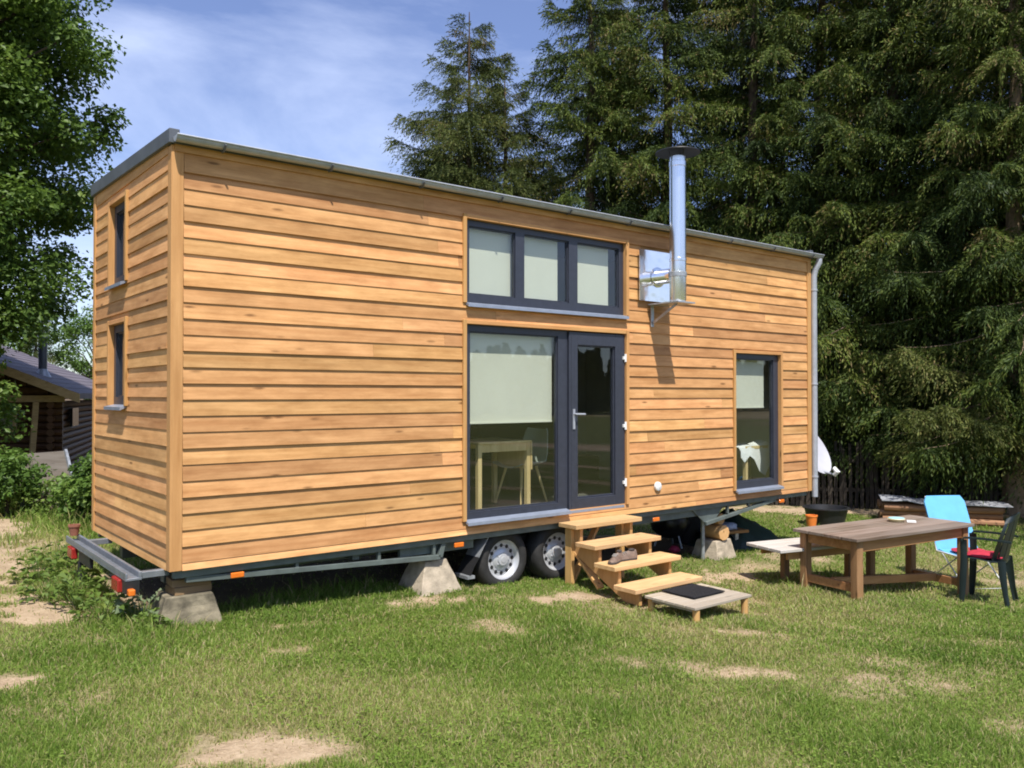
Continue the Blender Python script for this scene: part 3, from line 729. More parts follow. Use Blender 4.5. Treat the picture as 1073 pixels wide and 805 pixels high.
# roof
roof = MB().hexa([(-.03, -.045, ZT + .005), (LX + .03, -.045, ZT + .005), (LX + .03, WY + .06, ZT + .09), (-.03, WY + .06, ZT + .09), (-.03, -.045, 3.80), (LX + .03, -.045, 3.80), (LX + .03, WY + .06, 3.885), (-.03, WY + .06, 3.885)]).build('roof', 'roof_metal', house)
for x0, x1 in ((-.05, .03), (LX - .02, LX + .055)):
    MB().hexa([(x0, -.055, 3.755), (x1, -.055, 3.755), (x1, WY + .07, 3.825), (x0, WY + .07, 3.825), (x0, -.055, 3.868), (x1, -.055, 3.868), (x1, WY + .07, 3.945), (x0, WY + .07, 3.945)]).build('verge_trim', 'roof_metal', roof, .004)
MB().box(.03, LX - .02, -.055, -.040, 3.775, 3.815).build('eaves_flashing', 'roof_metal', roof)
MB().box(.0, LX, -.036, -.004, 3.70, 3.772).build('eaves_board', 'larch_front', roof)
# gutter (half-round) + downpipe
def gutter():
    mb = MB(); n = 9; rows = []
    for x in (-.02, LX + .17):
        rows.append([Vector((x, -.112 + .046 * math.cos(math.pi + math.pi * k / (n - 1)), 3.797 + .046 * math.sin(math.pi + math.pi * k / (n - 1)))) for k in range(n)])
    mb.grid(rows, .004)
    mb.tube([(-.02, -.159, 3.799), (LX + .17, -.159, 3.799)], .009, 6)
    for x in (-.02, LX + .17):
        mb.prism([(-.112 + .046 * math.cos(math.pi + math.pi * k / 8), 3.797 + .046 * math.sin(math.pi + math.pi * k / 8)) for k in range(9)], x - .002, x + .002, 'x')
    o = mb.build('gutter', 'zinc', house)
    x = .35
    while x < LX:
        MB().tube([(x, -.05, 3.79), (x, -.09, 3.738), (x, -.135, 3.738), (x, -.172, 3.78)], .009, 5).build('gutter_bracket', 'roof_metal', o); x += .93
    return o
gutter()
dp = MB(); dp.tube([(LX + .115, -.112, 3.75), (LX + .115, -.112, 3.70), (LX + .09, -.07, 3.60), (LX + .075, -.05, 3.5), (LX + .075, -.05, .335)], .043, 14)
dpo = dp.build('downpipe', 'zinc', house)
for z in (3.3, 1.95, .62):
    m = MB(); m.lathe([(.049, -.014), (.052, 0), (.049, .014)], (LX + .075, -.05, z), 'z', 16); m.bar((LX + .035, -.03, z), (LX + .002, .02, z), .012, .02); m.build('pipe_clip', 'zinc', dpo)
# window builder (local u along wall, d into the wall)
def window(kind, u0, u1, z0, z1, panes, mapf, trim, sill=True, blind=None, fd=(.012, .075), tw=.045, trim_mat='larch_trim', trim_long='larch_trim_long', sillu=None, sides=(1, 1)):
    """panes: list of (u0,u1,z0,z1) openings of the frame"""
    def bx(mb, a0, a1, d0, d1, c0, c1, t=.5):
        return mb.hexa([mapf(a0, d0, c0), mapf(a1, d0, c0), mapf(a1, d1, c0), mapf(a0, d1, c0), mapf(a0, d0, c1), mapf(a1, d0, c1), mapf(a1, d1, c1), mapf(a0, d1, c1)], t)
    fr = MB()
    us = sorted({u0, u1} | {p[0] for p in panes} | {p[1] for p in panes}); zs = sorted({z0, z1} | {p[2] for p in panes} | {p[3] for p in panes})
    for a, b in zip(us[:-1], us[1:]):
        run = None
        for c, d in zip(zs[:-1], zs[1:]):
            m, n = (a + b) / 2, (c + d) / 2
            op = any(p[0] < m < p[1] and p[2] < n < p[3] for p in panes)
            if not op:
                if run and abs(run[1] - c) < 1e-6: run[1] = d
                else:
                    if run: bx(fr, a, b, fd[0], fd[1], run[0], run[1])
                    run = [c, d]
            elif run: bx(fr, a, b, fd[0], fd[1], run[0], run[1]); run = None
        if run: bx(fr, a, b, fd[0], fd[1], run[0], run[1])
    for p in panes:   # glazing bead
        for (a, b, c, d) in ((p[0], p[0] + .014, p[2] + .014, p[3] - .014), (p[1] - .014, p[1], p[2] + .014, p[3] - .014), (p[0], p[1], p[2], p[2] + .014), (p[0], p[1], p[3] - .014, p[3])):
            bx(fr, a, b, fd[0] + .018, fd[1] - .006, c, d)
    o = fr.build(kind, 'anthracite', house)
    for p in panes: bx(MB(), p[0] + .004, p[1] - .004, .042, .048, p[2] + .004, p[3] - .004).build('pane', 'window_glass', o)
    if trim:
        tm = MB(); e = .002
        bx(tm, u0 - tw, u0 - e, -.042, .06, z0 - .0, z1 + tw, .4); tm.build('trim_board', trim_mat, o, .003)
        if sides[1]: tm = MB(); bx(tm, u1 + e, u1 + tw, -.042, .06, z0, z1 + tw, .6); tm.build('trim_board', trim_mat, o, .003)
        t2 = MB(); bx(t2, u0 - e, u1 + e, -.040, .06, z1 + e, z1 + tw - .002, .7); t2.build('trim_board', trim_long, o, .003)
    if sill:
        s0, s1 = sillu or (u0, u1)
        sm = MB(); P = [mapf(s0 - .008, .02, z0 + .012), mapf(s1 + .008, .02, z0 + .012), mapf(s1 + .008, -.075, z0 - .010), mapf(s0 - .008, -.075, z0 - .010)]
        up = [Vector(p) for p in P]; lo = [p - Vector((0, 0, .006)) for p in up]; lo[2] = up[2] - Vector((0, 0, .03)); lo[3] = up[3] - Vector((0, 0, .03))
        sm.hexa(lo + up); sm.build('sill', 'sill_metal', o)
    for bl in blind or []:
        bm_ = MB(); bx(bm_, bl[0], bl[1], bl[4], bl[4] + .004, bl[2], bl[3]); bx(bm_, bl[0], bl[1], bl[4] - .006, bl[4] + .012, bl[2] - .014, bl[2])
        bm_.build('roller_blind', 'blind', o)
    return o
mF = lambda u, d, z: (u, d, z)
mE = lambda u, d, z: (d, u, z)
window('window', 2.79, 5.04, 2.705, 3.54, [(2.85, 3.44, 2.80, 3.48), (3.56, 4.19, 2.80, 3.48), (4.32, 4.97, 2.80, 3.48)], mF, True,
       blind=[(2.84, 3.46, 2.78, 3.5, .100), (3.54, 4.10, 2.78, 3.5, .100), (4.30, 4.88, 2.78, 3.5, .100)])
window('window', 2.79, 4.165, .55, 2.495, [(2.86, 4.03, .63, 2.43)], mF, True, blind=[(2.86, 4.02, 1.515, 2.45, .105)], sillu=(2.79, 4.14), tw=.045, sides=(1, 0))
window('window', 7.09, 8.095, .545, 2.34, [(7.15, 7.985, .645, 2.275)], mF, True, blind=[(7.13, 7.90, 1.63, 2.3, .11)])
for z0, z1 in ((2.82, 3.60), (1.69, 2.46)):
    window('window', 1.305, 1.885, z0 + .005, z1 - .005, [(1.375, 1.815, z0 + .085, z1 - .075)], mE, True, blind=[(1.38, 1.6, z0 + .05, z1 - .06, .11)], trim_long='larch_end')
# door leaf
dr = MB(); u0, u1, z0, z1 = 4.172, 5.038, .535, 2.485; p = (4.30, 4.885, .655, 2.345)
dr.box(u0, p[0], -.012, .065, z0, z1); dr.box(p[1], u1, -.012, .065, z0, z1); dr.box(p[0], p[1], -.012, .065, z0, p[2]); dr.box(p[0], p[1], -.012, .065, p[3], z1)
dr.box(u0 + .03, u0 + .036, -.017, -.012, z0 + .03, z1 - .03)
for (a, b, c, d) in ((p[0], p[0] + .016, p[2], p[3]), (p[1] - .016, p[1], p[2], p[3]), (p[0] + .016, p[1] - .016, p[2], p[2] + .016), (p[0] + .016, p[1] - .016, p[3] - .016, p[3])): dr.box(a, b, .008, .055, c, d)
door = dr.build('door', 'anthracite', house, .004)
MB().box(p[0] + .004, p[1] - .004, .030, .036, p[2] + .004, p[3] - .004).build('pane', 'window_glass', door)
h = MB(); h.box(4.222, 4.250, -.024, -.010, 1.42, 1.64); h.tube([(4.236, -.02, 1.585), (4.236, -.062, 1.585), (4.25, -.066, 1.585), (4.36, -.066, 1.582)], .0105, 8); h.build('door_handle', 'zinc', door)
for z in (.79, 1.44, 2.22):
    m = MB(); m.tube([(5.036, -.026, z - .045), (5.036, -.026, z + .045)], .014, 10); m.box(4.998, 5.030, -.030, -.012, z - .018, z + .018); m.build('hinge', 'white_plastic', door)
tr = MB(); tr.box(5.042, 5.088, -.041, .06, .535, 2.54, .6); tr.build('trim_board', 'larch_trim', door, .003)
MB().box(4.15, 5.04, -.036, .06, 2.499, 2.538, .5).build('trim_board', 'larch_trim_long', door)
MB().box(4.19, 5.02, -.02, .0, .505, .533).build('threshold', 'sill_metal', door)
MB().lathe([(.0, -.055), (.035, -.052), (.052, -.044), (.055, -.03), (.055, -.02)], (5.58, 0, .705), 'y', 20).build('air_vent', 'white_plastic', house)
# flue
px_, py_ = 5.55, -.37
fl = MB(); fl.lathe([(.085, 2.87), (.096, 2.90), (.096, 3.34), (.100, 3.345), (.100, 3.375), (.094, 3.38), (.094, 4.44), (.099, 4.445), (.099, 4.50), (.090, 4.505), (.090, 4.56), (.075, 4.56), (.075, 4.50)], (px_, py_, 0), 'z', 28)
flue = fl.build('flue_pipe', 'brushed_steel', house)
m = MB(); m.lathe([(.0, 4.665), (.08, 4.655), (.255, 4.612), (.258, 4.602), (.08, 4.63), (.0, 4.635)], (px_, py_, 0), 'z', 28)
for k in range(3):
    a = k * 2.094 + .4; m.bar((px_ + .083 * math.cos(a), py_ + .083 * math.sin(a), 4.53), (px_ + .1 * math.cos(a), py_ + .1 * math.sin(a), 4.635), .012, .004)
m.build('rain_cap', 'furniture_black', flue)
m = MB(); m.tube([(px_, -.05, 3.19), (px_, -.30, 3.19)], .088, 24); m.lathe([(.096, -.075), (.12, -.07), (.12, -.066), (.096, -.062)], (px_, 0, 3.19), 'y', 24); m.build('flue_elbow', 'chrome', flue)
m = MB(); m.box(5.235, 5.80, -.060, -.052, 2.90, 3.50); m.build('wall_plate', 'chrome', flue)
m = MB(); m.box(5.40, 5.70, -.50, -.045, 2.852, 2.868); m.build('bracket_shelf', 'galvanised', flue)
m = MB(); m.box(5.445, 5.495, -.050, -.043, 2.60, 2.852); m.build('bracket_arm', 'galvanised', flue)
m = MB(); m.bar((5.47, -.05, 2.64), (5.50, -.40, 2.85), .008, .03); m.build('bracket_strut', 'galvanised', flue)
m = MB(); m.lathe([(.0965, 3.16), (.102, 3.165), (.102, 3.215), (.0965, 3.22)], (px_, py_, 0), 'z', 24, caps=False); m.build('pipe_clamp', 'galvanised', flue)
# satellite dish
ds = MB(); c = Vector((9.24, .26, .955)); n = Vector((.06, -.86, .5)).normalized(); r_ = n.cross(Vector((0, 0, 1))).normalized(); u_ = r_.cross(n)
rows = []
for i in range(7):
    q = i / 6 * .385; rows.append([c + (r_ * math.cos(2 * math.pi * k / 28) + u_ * math.sin(2 * math.pi * k / 28) * 1.07) * q + n * (q * q * .55) for k in range(29)])
ds.grid(rows, .006)
dish = ds.build('satellite_dish', 'dish_grey', house)
m = MB(); m.tube([c - u_ * .3 - n * .02, Vector((9.24, -.16, .635))], .014, 8); m.build('dish_arm', 'zinc', dish)
m = MB(); m.tube([Vector((9.24, -.15, .63)), Vector((9.24, -.20, .68)), Vector((9.24, -.145, .735))], [.03, .04, .028], 12); m.build('receiver', 'white_plastic', dish)
m = MB(); m.tube([c - n * .02, c + Vector((-.02, .16, -.05)), (LX + .02, .5, .93)], .022, 8); m.build('mast', 'galvanised', dish)
# interior fixed joinery and loose furniture
def obj_at(name, label, cat, loc, rz=0, group=None): return thing(name, label, cat, loc, rz, group)
t = obj_at('dining_table', 'light pine folding table inside behind the big window', 'table', (3.52, .60, .56))
MB().box(-.36, .36, -.32, .36, .715, .74).build('tabletop', 'interior_wood', t, .003)
MB().box(-.33, .33, -.30, -.28, .63, .713).build('apron', 'interior_wood', t); MB().box(-.33, .33, .30, .32, .63, .713).build('apron', 'interior_wood', t)
MB().box(.362, .380, -.31, .35, .42, .735).build('drop_leaf', 'interior_wood', t)
for x in (-.33, .33):
    for y in (-.285, .31): MB().box(x - .024, x + .024, y - .024, y + .024, 0, .713).build('leg', 'interior_wood', t)
def shell_chair():
    t = obj_at('shell_chair', 'grey shell chair with wooden legs inside, right of the pine table', 'chair', (0, 0, 0))
    prof = [(.24, .42), (.14, .43), (.0, .425), (-.14, .43), (-.21, .47), (-.25, .56), (-.28, .68), (-.31, .80), (-.32, .84)]
    rows = []
    for i, (a, z) in enumerate(prof):
        w_ = .23 if i < 5 else .22 - .025 * (i - 5)
        rows.append([Vector((a + (.05 if i > 3 else 0) * (j / 3 - 1) ** 2, (j / 3 - 1) * w_, z + (.05 if i < 4 else .01) * (j / 3 - 1) ** 2)) for j in range(7)])
    MB().grid(rows, .008).build('seat_shell', 'shell_green', t)
    for sx in (1, -1):
        for sy in (1, -1): MB().tube([(sx * .12, sy * .12, .42), (sx * .22, sy * .20, 0)], [.016, .011], 8).build('leg', 'interior_wood', t)
    return t
ch = shell_chair(); ch.location = (4.06, .68, .56); ch.rotation_euler.z = R(180 + 8)
c2 = copy_tree(ch); c2.location = (3.15, 1.42, .56); c2.rotation_euler.z = R(15); c2['label'] = 'grey shell chair inside, behind the pine table to its left'
t = obj_at('cabinet', 'low white cabinet on the back wall behind the shell chairs', 'cabinet', (3.6, 2.12, .56)); MB().box(-.85, .55, -.22, .25, .0, .40).build('carcass', 'furniture_white', t, .005)
for x in (-.5, 0.0, .35): MB().lathe([(.018, -.245), (.018, -.22)], (x, 0, .3), 'y', 12).build('knob', 'furniture_black', t)
t = obj_at('sofa', 'black sofa inside, seen low through the big window', 'sofa', (5.2, 1.75, .56)); MB().box(-.8, .8, -.4, .38, .05, .42).build('seat', 'furniture_black', t, .04); MB().box(-.8, .8, .2, .42, .42, .85).build('backrest', 'furniture_black', t, .04)
t = obj_at('wooden_stand', 'pale wooden stand inside the narrow right window', 'stand', (8.06, .50, .56)); MB().box(-.30, .30, -.2, .2, .48, .52).build('top', 'interior_wood', t)
for x in (-.26, .26):
    for y in (-.16, .16): MB().box(x - .025, x + .025, y - .025, y + .025, 0, .48).build('leg', 'interior_wood', t)
front = [.93, .86, .95, .90, .84, .72, .66, .80, .98]
rows = []
for i in range(7):
    r = []
    for j in range(9):
        x = 7.62 + .09 * j; top = 1.085 + .018 * math.sin(i * 1.9 + j * 1.3) + (.05 if j in (6, 7) and i in (2, 3) else 0)
        z = (front[j], (front[j] + top) / 2, top)[i] if i < 3 else top
        r.append(Vector((x + .012 * math.sin(i * 2.3 + j), (.275 + .018 * math.sin(j * 1.7), .285 + .015 * math.sin(j * 2.1), .31)[i] if i < 3 else .31 + .10 * (i - 2), z)))
    rows.append(r)
tag(MB().grid(rows, .006).build('white_cloth', 'cloth_white', None), 'crumpled white cloth draped over the stand in the right window', 'cloth')
t = obj_at('speaker_box', 'small black box inside, to the right of the shell chair', 'box', (4.75, 2.2, .56)); MB().box(-.16, .16, -.1, .1, .40, .80).build('body', 'furniture_black', t, .01)
# ---- chassis
ch = MB()
ch.box(.02, LX - .03, .012, .07, .355, .417)
ch.box(.02, LX - .03, WY - .07, WY - .012, .355, .417)
for xa, xb in ((2.1, 2.95), (4.55, 6.5)): ch.box(xa, xb, .075, .125, .262, .352)
ch.bar((.12, .045, .335), (2.52, .045, .225), .05, .045); ch.bar((2.52, .045, .225), (2.56, .045, .36), .05, .05)
for x in (1.05, 1.85, 2.45): ch.bar((x, .045, .225 + (2.52 - x) * .046), (x, .045, .36), .045, .03, (1, 0, 0))
ch.bar((6.55, .045, .16), (8.05, .045, .35), .05, .045); ch.prism([(6.30, .355), (6.95, .355), (6.72, .15), (6.58, .15)], .055, .065, 'y')
for x in (7.0, 7.45): ch.bar((x, .045, .36), (x, .045, .20 + (x - 6.55) * .12), .04, .03, (1, 0, 0))
for x in (.4, 1.6, 2.6, 4.9, 6.4, 8.3): ch.box(x, x + .07, .07, WY - .07, .30, .41)
ch.box(.1, LX - .1, .55, .65, .22, .40); ch.box(.1, LX - .1, 1.9, 2.0, .22, .40)
chassis = ch.build('chassis', 'chassis', house, .003)
m = MB(); m.box(.0, LX, .08, WY - .02, .405, .419); m.build('underfloor', 'furniture_black', house)
for x, z in ((.52, .325), (2.72, .325), (5.58, .31), (8.15, .325)):
    m = MB(); m.box(x - .055, x + .055, -.012, .010, z - .022, z + .022); m.build('side_marker', 'amber', chassis, .006)
m = MB(); m.tube([(6.70, .20, .20), (6.70, .20, -.38)], .026, 10); m.box(6.63, 6.77, .13, .27, -.395, -.38); m.build('corner_steady', 'galvanised', chassis)
# wheels
def wheel(x, y, side, turn=0.0):
    zc = .085; s_ = side; K = 1.10
    hubm = MB(); yo = y
    # rim (steel, black discs stand for its holes)
    prof = [(.185, .0), (.190, .010), (.177, .014), (.166, .038), (.156, .050), (.104, .050), (.090, .034), (.060, .028), (.054, .010), (.0, .006)]
    hubm.lathe([(r * K, yo + s_ * d) for r, d in prof], (x, 0, zc), 'y', 40, caps=False)
    hubm.lathe([(.0, yo + s_ * .004), (.030, yo + s_ * .004), (.034, yo + s_ * .012), (.034, yo + s_ * .04)], (x, 0, zc), 'y', 16)
    for k in range(5):
        a = k * 1.2566; hubm.lathe([(.0, yo + s_ * .02), (.009, yo + s_ * .02), (.010, yo + s_ * .05)], (x + .072 * math.cos(a), 0, zc + .072 * math.sin(a)), 'y', 6)
    o = hubm.build('wheel', 'rim_silver', house)
    tm = MB(); tp = [(.186, .002), (.20, -.012), (.235, -.016), (.268, -.006), (.287, .020), (.295, .045), (.2955, .15), (.287, .178), (.255, .20), (.19, .19), (.186, .15)]
    tm.lathe([(r * K, yo + s_ * d) for r, d in tp], (x, 0, zc), 'y', 48, caps=False)
    for rr in (.055, .085, .12):
        tm.lathe([(.2955 * K, yo + s_ * (rr - .004)), (.2985 * K, yo + s_ * rr), (.2955 * K, yo + s_ * (rr + .018))], (x, 0, zc), 'y', 48, caps=False)
    tm.build('tyre', 'rubber', o)
    hm = MB()
    for k in range(12):
        a = k * math.pi / 6; cx_, cz_ = x + .143 * math.cos(a), zc + .143 * math.sin(a)
        hm.lathe([(.0, yo + s_ * .0485), (.021, yo + s_ * .0485), (.021, yo + s_ * .06)], (cx_, 0, cz_), 'y', 10)
    hm.lathe([(.141, yo + s_ * .0492), (.145, yo + s_ * .0492)], (x, 0, zc), 'y', 40, caps=False)  # added ring joining the discs, whose black stands in for open holes
    hm.build('vent_discs', 'black_plastic', o)
    return o
for x in (3.36, 4.10): wheel(x, .10, 1); wheel(x, WY - .10, -1)
m = MB(); m.box(3.33, 3.39, .15, WY - .15, .05, .11); m.box(4.07, 4.13, .15, WY - .15, .05, .11); m.box(3.1, 4.35, .34, .42, .10, .26); m.build('axle', 'black_plastic', chassis)
# mudguard tip
m = MB(); m.grid([[Vector((a, y, z)) for y in (.035, .10, .26)] for a, z in ((3.13, .385), (3.05, .27), (2.985, .16))], .006); gm = m.build('mudguard', 'galvanised', chassis)
m = MB(); m.grid([[Vector((a, y, z)) for y in (.03, .10, .26)] for a, z in ((2.985, .165), (2.92, .08), (2.875, -.01))], .008); m.build('mud_flap', 'black_plastic', gm)
m = MB(); m.box(2.835, 2.925, .015, .26, -.035, -.005); m.build('flap_clip', 'galvanised', gm)
m = MB(); m.grid([[Vector((3.73 + .70 * math.cos(a), y, .02 + .40 * math.sin(a))) for y in (.12, .34)] for a in [R(155 - 13 * k) for k in range(11)]], .006); m.build('wheel_arch', 'black_plastic', chassis)
# bumper bar on the near (left) end
b = MB(); b.box(-.31, -.19, .10, 2.33, .365, .385); b.box(-.31, -.295, .10, 2.33, .385, .425); b.box(-.215, -.19, .10, 2.33, .385, .43)
for y in (.12, 1.93): b.box(-.19, .02, y, y + .06, .37, .42)
bump = b.build('bumper_frame', 'bumper_steel', house, .003)
m = MB(); m.box(-.30, -.27, 1.35, 1.80, .26, .362); m.build('plate_holder', 'black_plastic', bump); m = MB(); m.box(-.31, -.21, .095, .20, .27, .362); m.build('lamp_bracket', 'black_plastic', bump)
for y in (.24, 1.93):
    m = MB(); m.box(-.335, -.28, y, y + .20, .255, .36); m.build('tail_light', 'red_lens', bump, .01)
m = MB(); m.box(-.30, -.25, .04, .105, .26, .31); m.build('side_marker', 'amber', bump, .008)
m = MB(); m.box(-.30, -.26, 1.78, 1.86, .06, .25); m.build('hanging_plug', 'black_plastic', bump, .01)

# ------------------------------------------------------------------ things under and beside the trailer
def frustum(name, mat, label, x, y, w0, w1, d0, d1, hgt, rz=0., zb=None):
    zb = g(x, y) - .03 if zb is None else zb; n = 6; mb = MB(); rings = []
    rg = random.Random(name + label)
    for k in range(n + 1):
        f = k / n; a, b = (w0 + (w1 - w0) * f) / 2, (d0 + (d1 - d0) * f) / 2
        rings.append([(sx * a + rg.uniform(-.004, .004), sy * b + rg.uniform(-.004, .004), hgt * f) for sx, sy in ((-1, -1), (0, -1), (1, -1), (1, 0), (1, 1), (0, 1), (-1, 1), (-1, 0))])
    vs = [p for r in rings for p in r]; fs = [(i * 8 + k, i * 8 + (k + 1) % 8, (i + 1) * 8 + (k + 1) % 8, (i + 1) * 8 + k) for i in range(n) for k in range(8)] + [tuple(range(8))[::-1], tuple(n * 8 + k for k in range(8))]
    mb._add(vs, fs); o = mb.build(name, mat, None, .008); o.location = (x, y, zb); o.rotation_euler.z = rz
    return tag(o, label, 'concrete block', 'foundation blocks under the trailer')
frustum('concrete_block', 'concrete_mossy', 'mossy concrete block under the near left house corner', .17, .20, .50, .36, .44, .32, .26, R(-6))
frustum('concrete_block', 'concrete', 'clean tapered concrete block standing left of the front wheel', 2.50, .20, .52, .26, .46, .24, .34, R(4))
frustum('concrete_block', 'concrete', 'pale concrete block carrying a split log, right of the steps', 7.02, .28, .50, .36, .42, .30, .27, R(8))
for i, (z, lb, rz) in enumerate(((g(.17, .2) + .228, 'lower dark timber block on the mossy concrete block', .1), (g(.17, .2) + .289, 'upper dark timber block under the near house corner', -.06))):
    o = MB().box(-.15, .15, -.10, .10, 0, .06, .3 + .4 * i).build('timber_block', 'block_wood', None, .004); o.location = (.19, .19, z); o.rotation_euler.z = rz; tag(o, lb, 'wood block', 'timber blocks under the corner')
zb3 = g(7.02, .28) + .24
m = MB(); m.tube([(-.02, -.16, .10), (0, .16, .10)], [.10, .10], 10, .7); o = m.build('split_log', 'log_wood', None); o.location = (7.03, .26, zb3); tag(o, 'thick yellow log lying on the pale concrete block', 'log', 'logs on the right block')
m = MB(); m.tube([(0, -.13, .275), (0, .15, .275)], [.075, .075], 9, .3); o = m.build('split_log', 'log_wood', None); o.location = (7.0, .27, zb3); tag(o, 'smaller log jammed between the thick log and the chassis', 'log', 'logs on the right block')
# tarp heap
mb = MB(); rg = np.random.default_rng(8); rows = []
for i in range(17):
    r = []
    for j in range(21):
        u, v = i / 16 * 2 - 1, j / 20 * 2 - 1; d = math.sqrt(u * u * 1.05 + v * v)
        hgt = max(0, 1 - d) ** .75 * .55 * (1 - .3 * v) + .20 * max(0, 1 - d) ** .4 * (float(fbm(np.array(u * 3 + 9), np.array(v * 4.5), 77)) - .45)
        r.append(Vector((v * 1.08, u * .62, max(hgt, -.02 if d < 1 else -.05))))
    rows.append(r)
o = mb.grid(rows, .01).build('tarpaulin', 'tarp', None); o.location = (8.50, 1.08, g(8.5, 1.0) - .03); o.rotation_euler.z = .15; tag(o, 'dark green tarpaulin heap beneath the right end of the house', 'tarpaulin')
t = thing('kettle_barbecue', 'dark rounded barbecue standing beneath the house behind the steps', 'barbecue', (7.15, 1.15, g(7.1, 1.1)))
m = MB(); m.lathe([(.0, .12), (.14, .14), (.25, .24), (.28, .34), (.26, .42), (.15, .50), (.0, .53)], (0, 0, 0), 'z', 20); m.build('bowl', 'dark_kettle', t)
for a in (0.5, 2.6, 4.7): MB().tube([(.15 * math.cos(a), .15 * math.sin(a), .2), (.22 * math.cos(a), .22 * math.sin(a), 0)], .012, 6).build('leg', 'galvanised', t)
t = thing('storage_tub', 'black lidded tub in the shade beneath the house beside the log', 'tub', (7.75, 1.35, g(7.7, 1.3)))
m = MB(); m.lathe([(.0, 0), (.22, 0), (.27, .40), (.24, .40), (.2, .36), (0, .36)], (0, 0, 0), 'z', 18); m.build('body', 'black_plastic', t); m = MB(); m.lathe([(.28, .40), (.29, .43), (.1, .5), (0, .51)], (0, 0, 0), 'z', 18); m.build('lid', 'black_plastic', t)
o = MB().blob((0, 0, .05), (.09, .06, .05), 4, .3).build('red_pouch', 'berry_red', None); o.location = (6.75, .72, g(6.75, .72)); tag(o, 'small red bundle lying in the shade right of the steps', 'bundle')
t = thing('plank_stand', 'low brown plank stand beneath the house right of the log', 'stand', (7.85, .72, g(7.85, .72)), R(-12))
MB().box(-.33, .33, -.12, .12, .22, .26, .4).build('plank', 'table_beam', t, .003)
for x in (-.15, .16): MB().box(x - .03, x + .03, -.06, .06, 0, .22).build('leg', 'galvanised', t)
mb = MB(); mb.blob((0, 0, .05), (.20, .09, .07), 3, .35, flat=-.045); o = mb.build('plastic_bag', 'bag_blue', None); o.location = (7.86, .72, g(7.85, .72) + .257); o.rotation_euler.z = R(-12); tag(o, 'crumpled white and blue bag on the brown plank stand', 'bag')

# ------------------------------------------------------------------ steps
t = thing('wooden_steps', 'light timber steps with four treads leading to the door', 'steps', (4.48, 0, 0))
TR = [(-.33, .43), (-.61, .255), (-.89, .085), (-1.17, -.09)]
for i, (yf, z) in enumerate(TR): MB().box(-.50, .50, yf, yf + .30 - (.0 if i else .02), z - .045, z, .25 + .2 * i).build('tread', 'step_wood', t, .004)
for sx in (-.40, .36):
    poly = []
    for i, (yf, z) in enumerate(TR[::-1]): poly += [(yf + .05, z - .047 - (.13 if i == 0 else 0)), (yf + .05, z - .047)] if i == 0 else [(yf + .05, TR[::-1][i - 1][1] - .047), (yf + .05, z - .047)]
    poly += [(-.06, TR[0][1] - .047), (-.06, TR[0][1] - .25), (-.93, -.265), (-1.12, -.265)]
    MB().prism(poly, sx, sx + .04, 'x', .4 + sx * .3).build('stringer', 'step_side', t, .003)
    MB().box(sx - .052, sx - .004, -.20, -.10, g(4.1, -.15) - .04, TR[0][1] - .047, .8).build('post', 'step_side', t, .003)
MB().bar((-.38, -.12, g(4.1, 0) - .0), (-.0, -.12, .36), .03, .08, (0, 1, 0), .6).build('brace', 'step_side', t, .003)
MB().bar((-.36, -.55, -.20), (-.36, -.14, .16), .03, .09, (1, 0, 0), .6).build('brace', 'step_side', t, .003)
def shoe(name, label, x, y, z, rz):
    t = thing(name, label, 'shoe', (x, y, z), rz, 'shoes on the step')
    out = [(-.13, .034), (-.10, .042), (-.03, .036), (.04, .045), (.10, .046), (.14, .028), (.15, 0)]
    pl = [(a, b) for a, b in out] + [(a, -b) for a, b in out[::-1][1:]]
    MB().prism(pl, 0, .022, 'z').build('sole', 'shoe_dark', t, .004)
    prof = [(-.13, .10), (-.09, .105), (-.04, .098), (.0, .085), (.05, .068), (.10, .052), (.145, .03)]
    rows = []
    for a, h_ in prof:
        w_ = np.interp(a, [p[0] for p in out], [p[1] for p in out]) * .96
        rows.append([Vector((a, w_ * math.cos(th) * (1 - .25 * math.sin(th)), .02 + (h_ - .02) * math.sin(th))) for th in np.linspace(0, math.pi, 9)])
    MB().grid(rows, .004).build('upper', 'shoe', t)
    MB().blob((-.075, 0, .104), (.042, .026, .012), 2, .1).build('opening', 'shoe_dark', t)
    for k in range(3): MB().bar((.005 + .022 * k, -.024, .086 - .007 * k), (.005 + .022 * k, .024, .086 - .007 * k), .006, .006).build('lace', 'bench_top', t)
shoe('shoe', 'left brown shoe standing on the third tread of the steps', 4.17, -.72, .086, R(200)); shoe('shoe', 'right brown shoe with its toe turned out on the third tread', 4.33, -.70, .086, R(172))
# pallet with doormat
t = thing('wooden_platform', 'low weathered plank platform in front of the steps', 'platform', (4.44, -1.55, 0))
for k in range(5): MB().box(-.42, .42, -.31 + .124 * k, -.31 + .124 * k + .119, -.155, -.13, .2 + .15 * k).build('plank', 'pallet_wood', t, .003)
for x in (-.38, .34): MB().box(x, x + .05, -.27, .30, -.185, -.157, .4).build('bearer', 'pallet_wood', t)
for x, y in ((-.36, -.27), (.36, -.27), (-.36, .27), (.36, .27)): MB().lathe([(.034, -.34), (.034, -.158)], (x, y, 0), 'z', 12).build('leg', 'step_side', t)
rows = [[Vector((-.23 + .046 * j, -.20 + .08 * i, .012 + .002 * math.sin(i * 2 + j))) for j in range(11)] for i in range(6)]
o = MB().grid(rows, -.010).build('doormat', 'doormat', None); o.location = (4.48, -1.46, -.130); tag(o, 'black doormat lying on the plank platform', 'doormat')
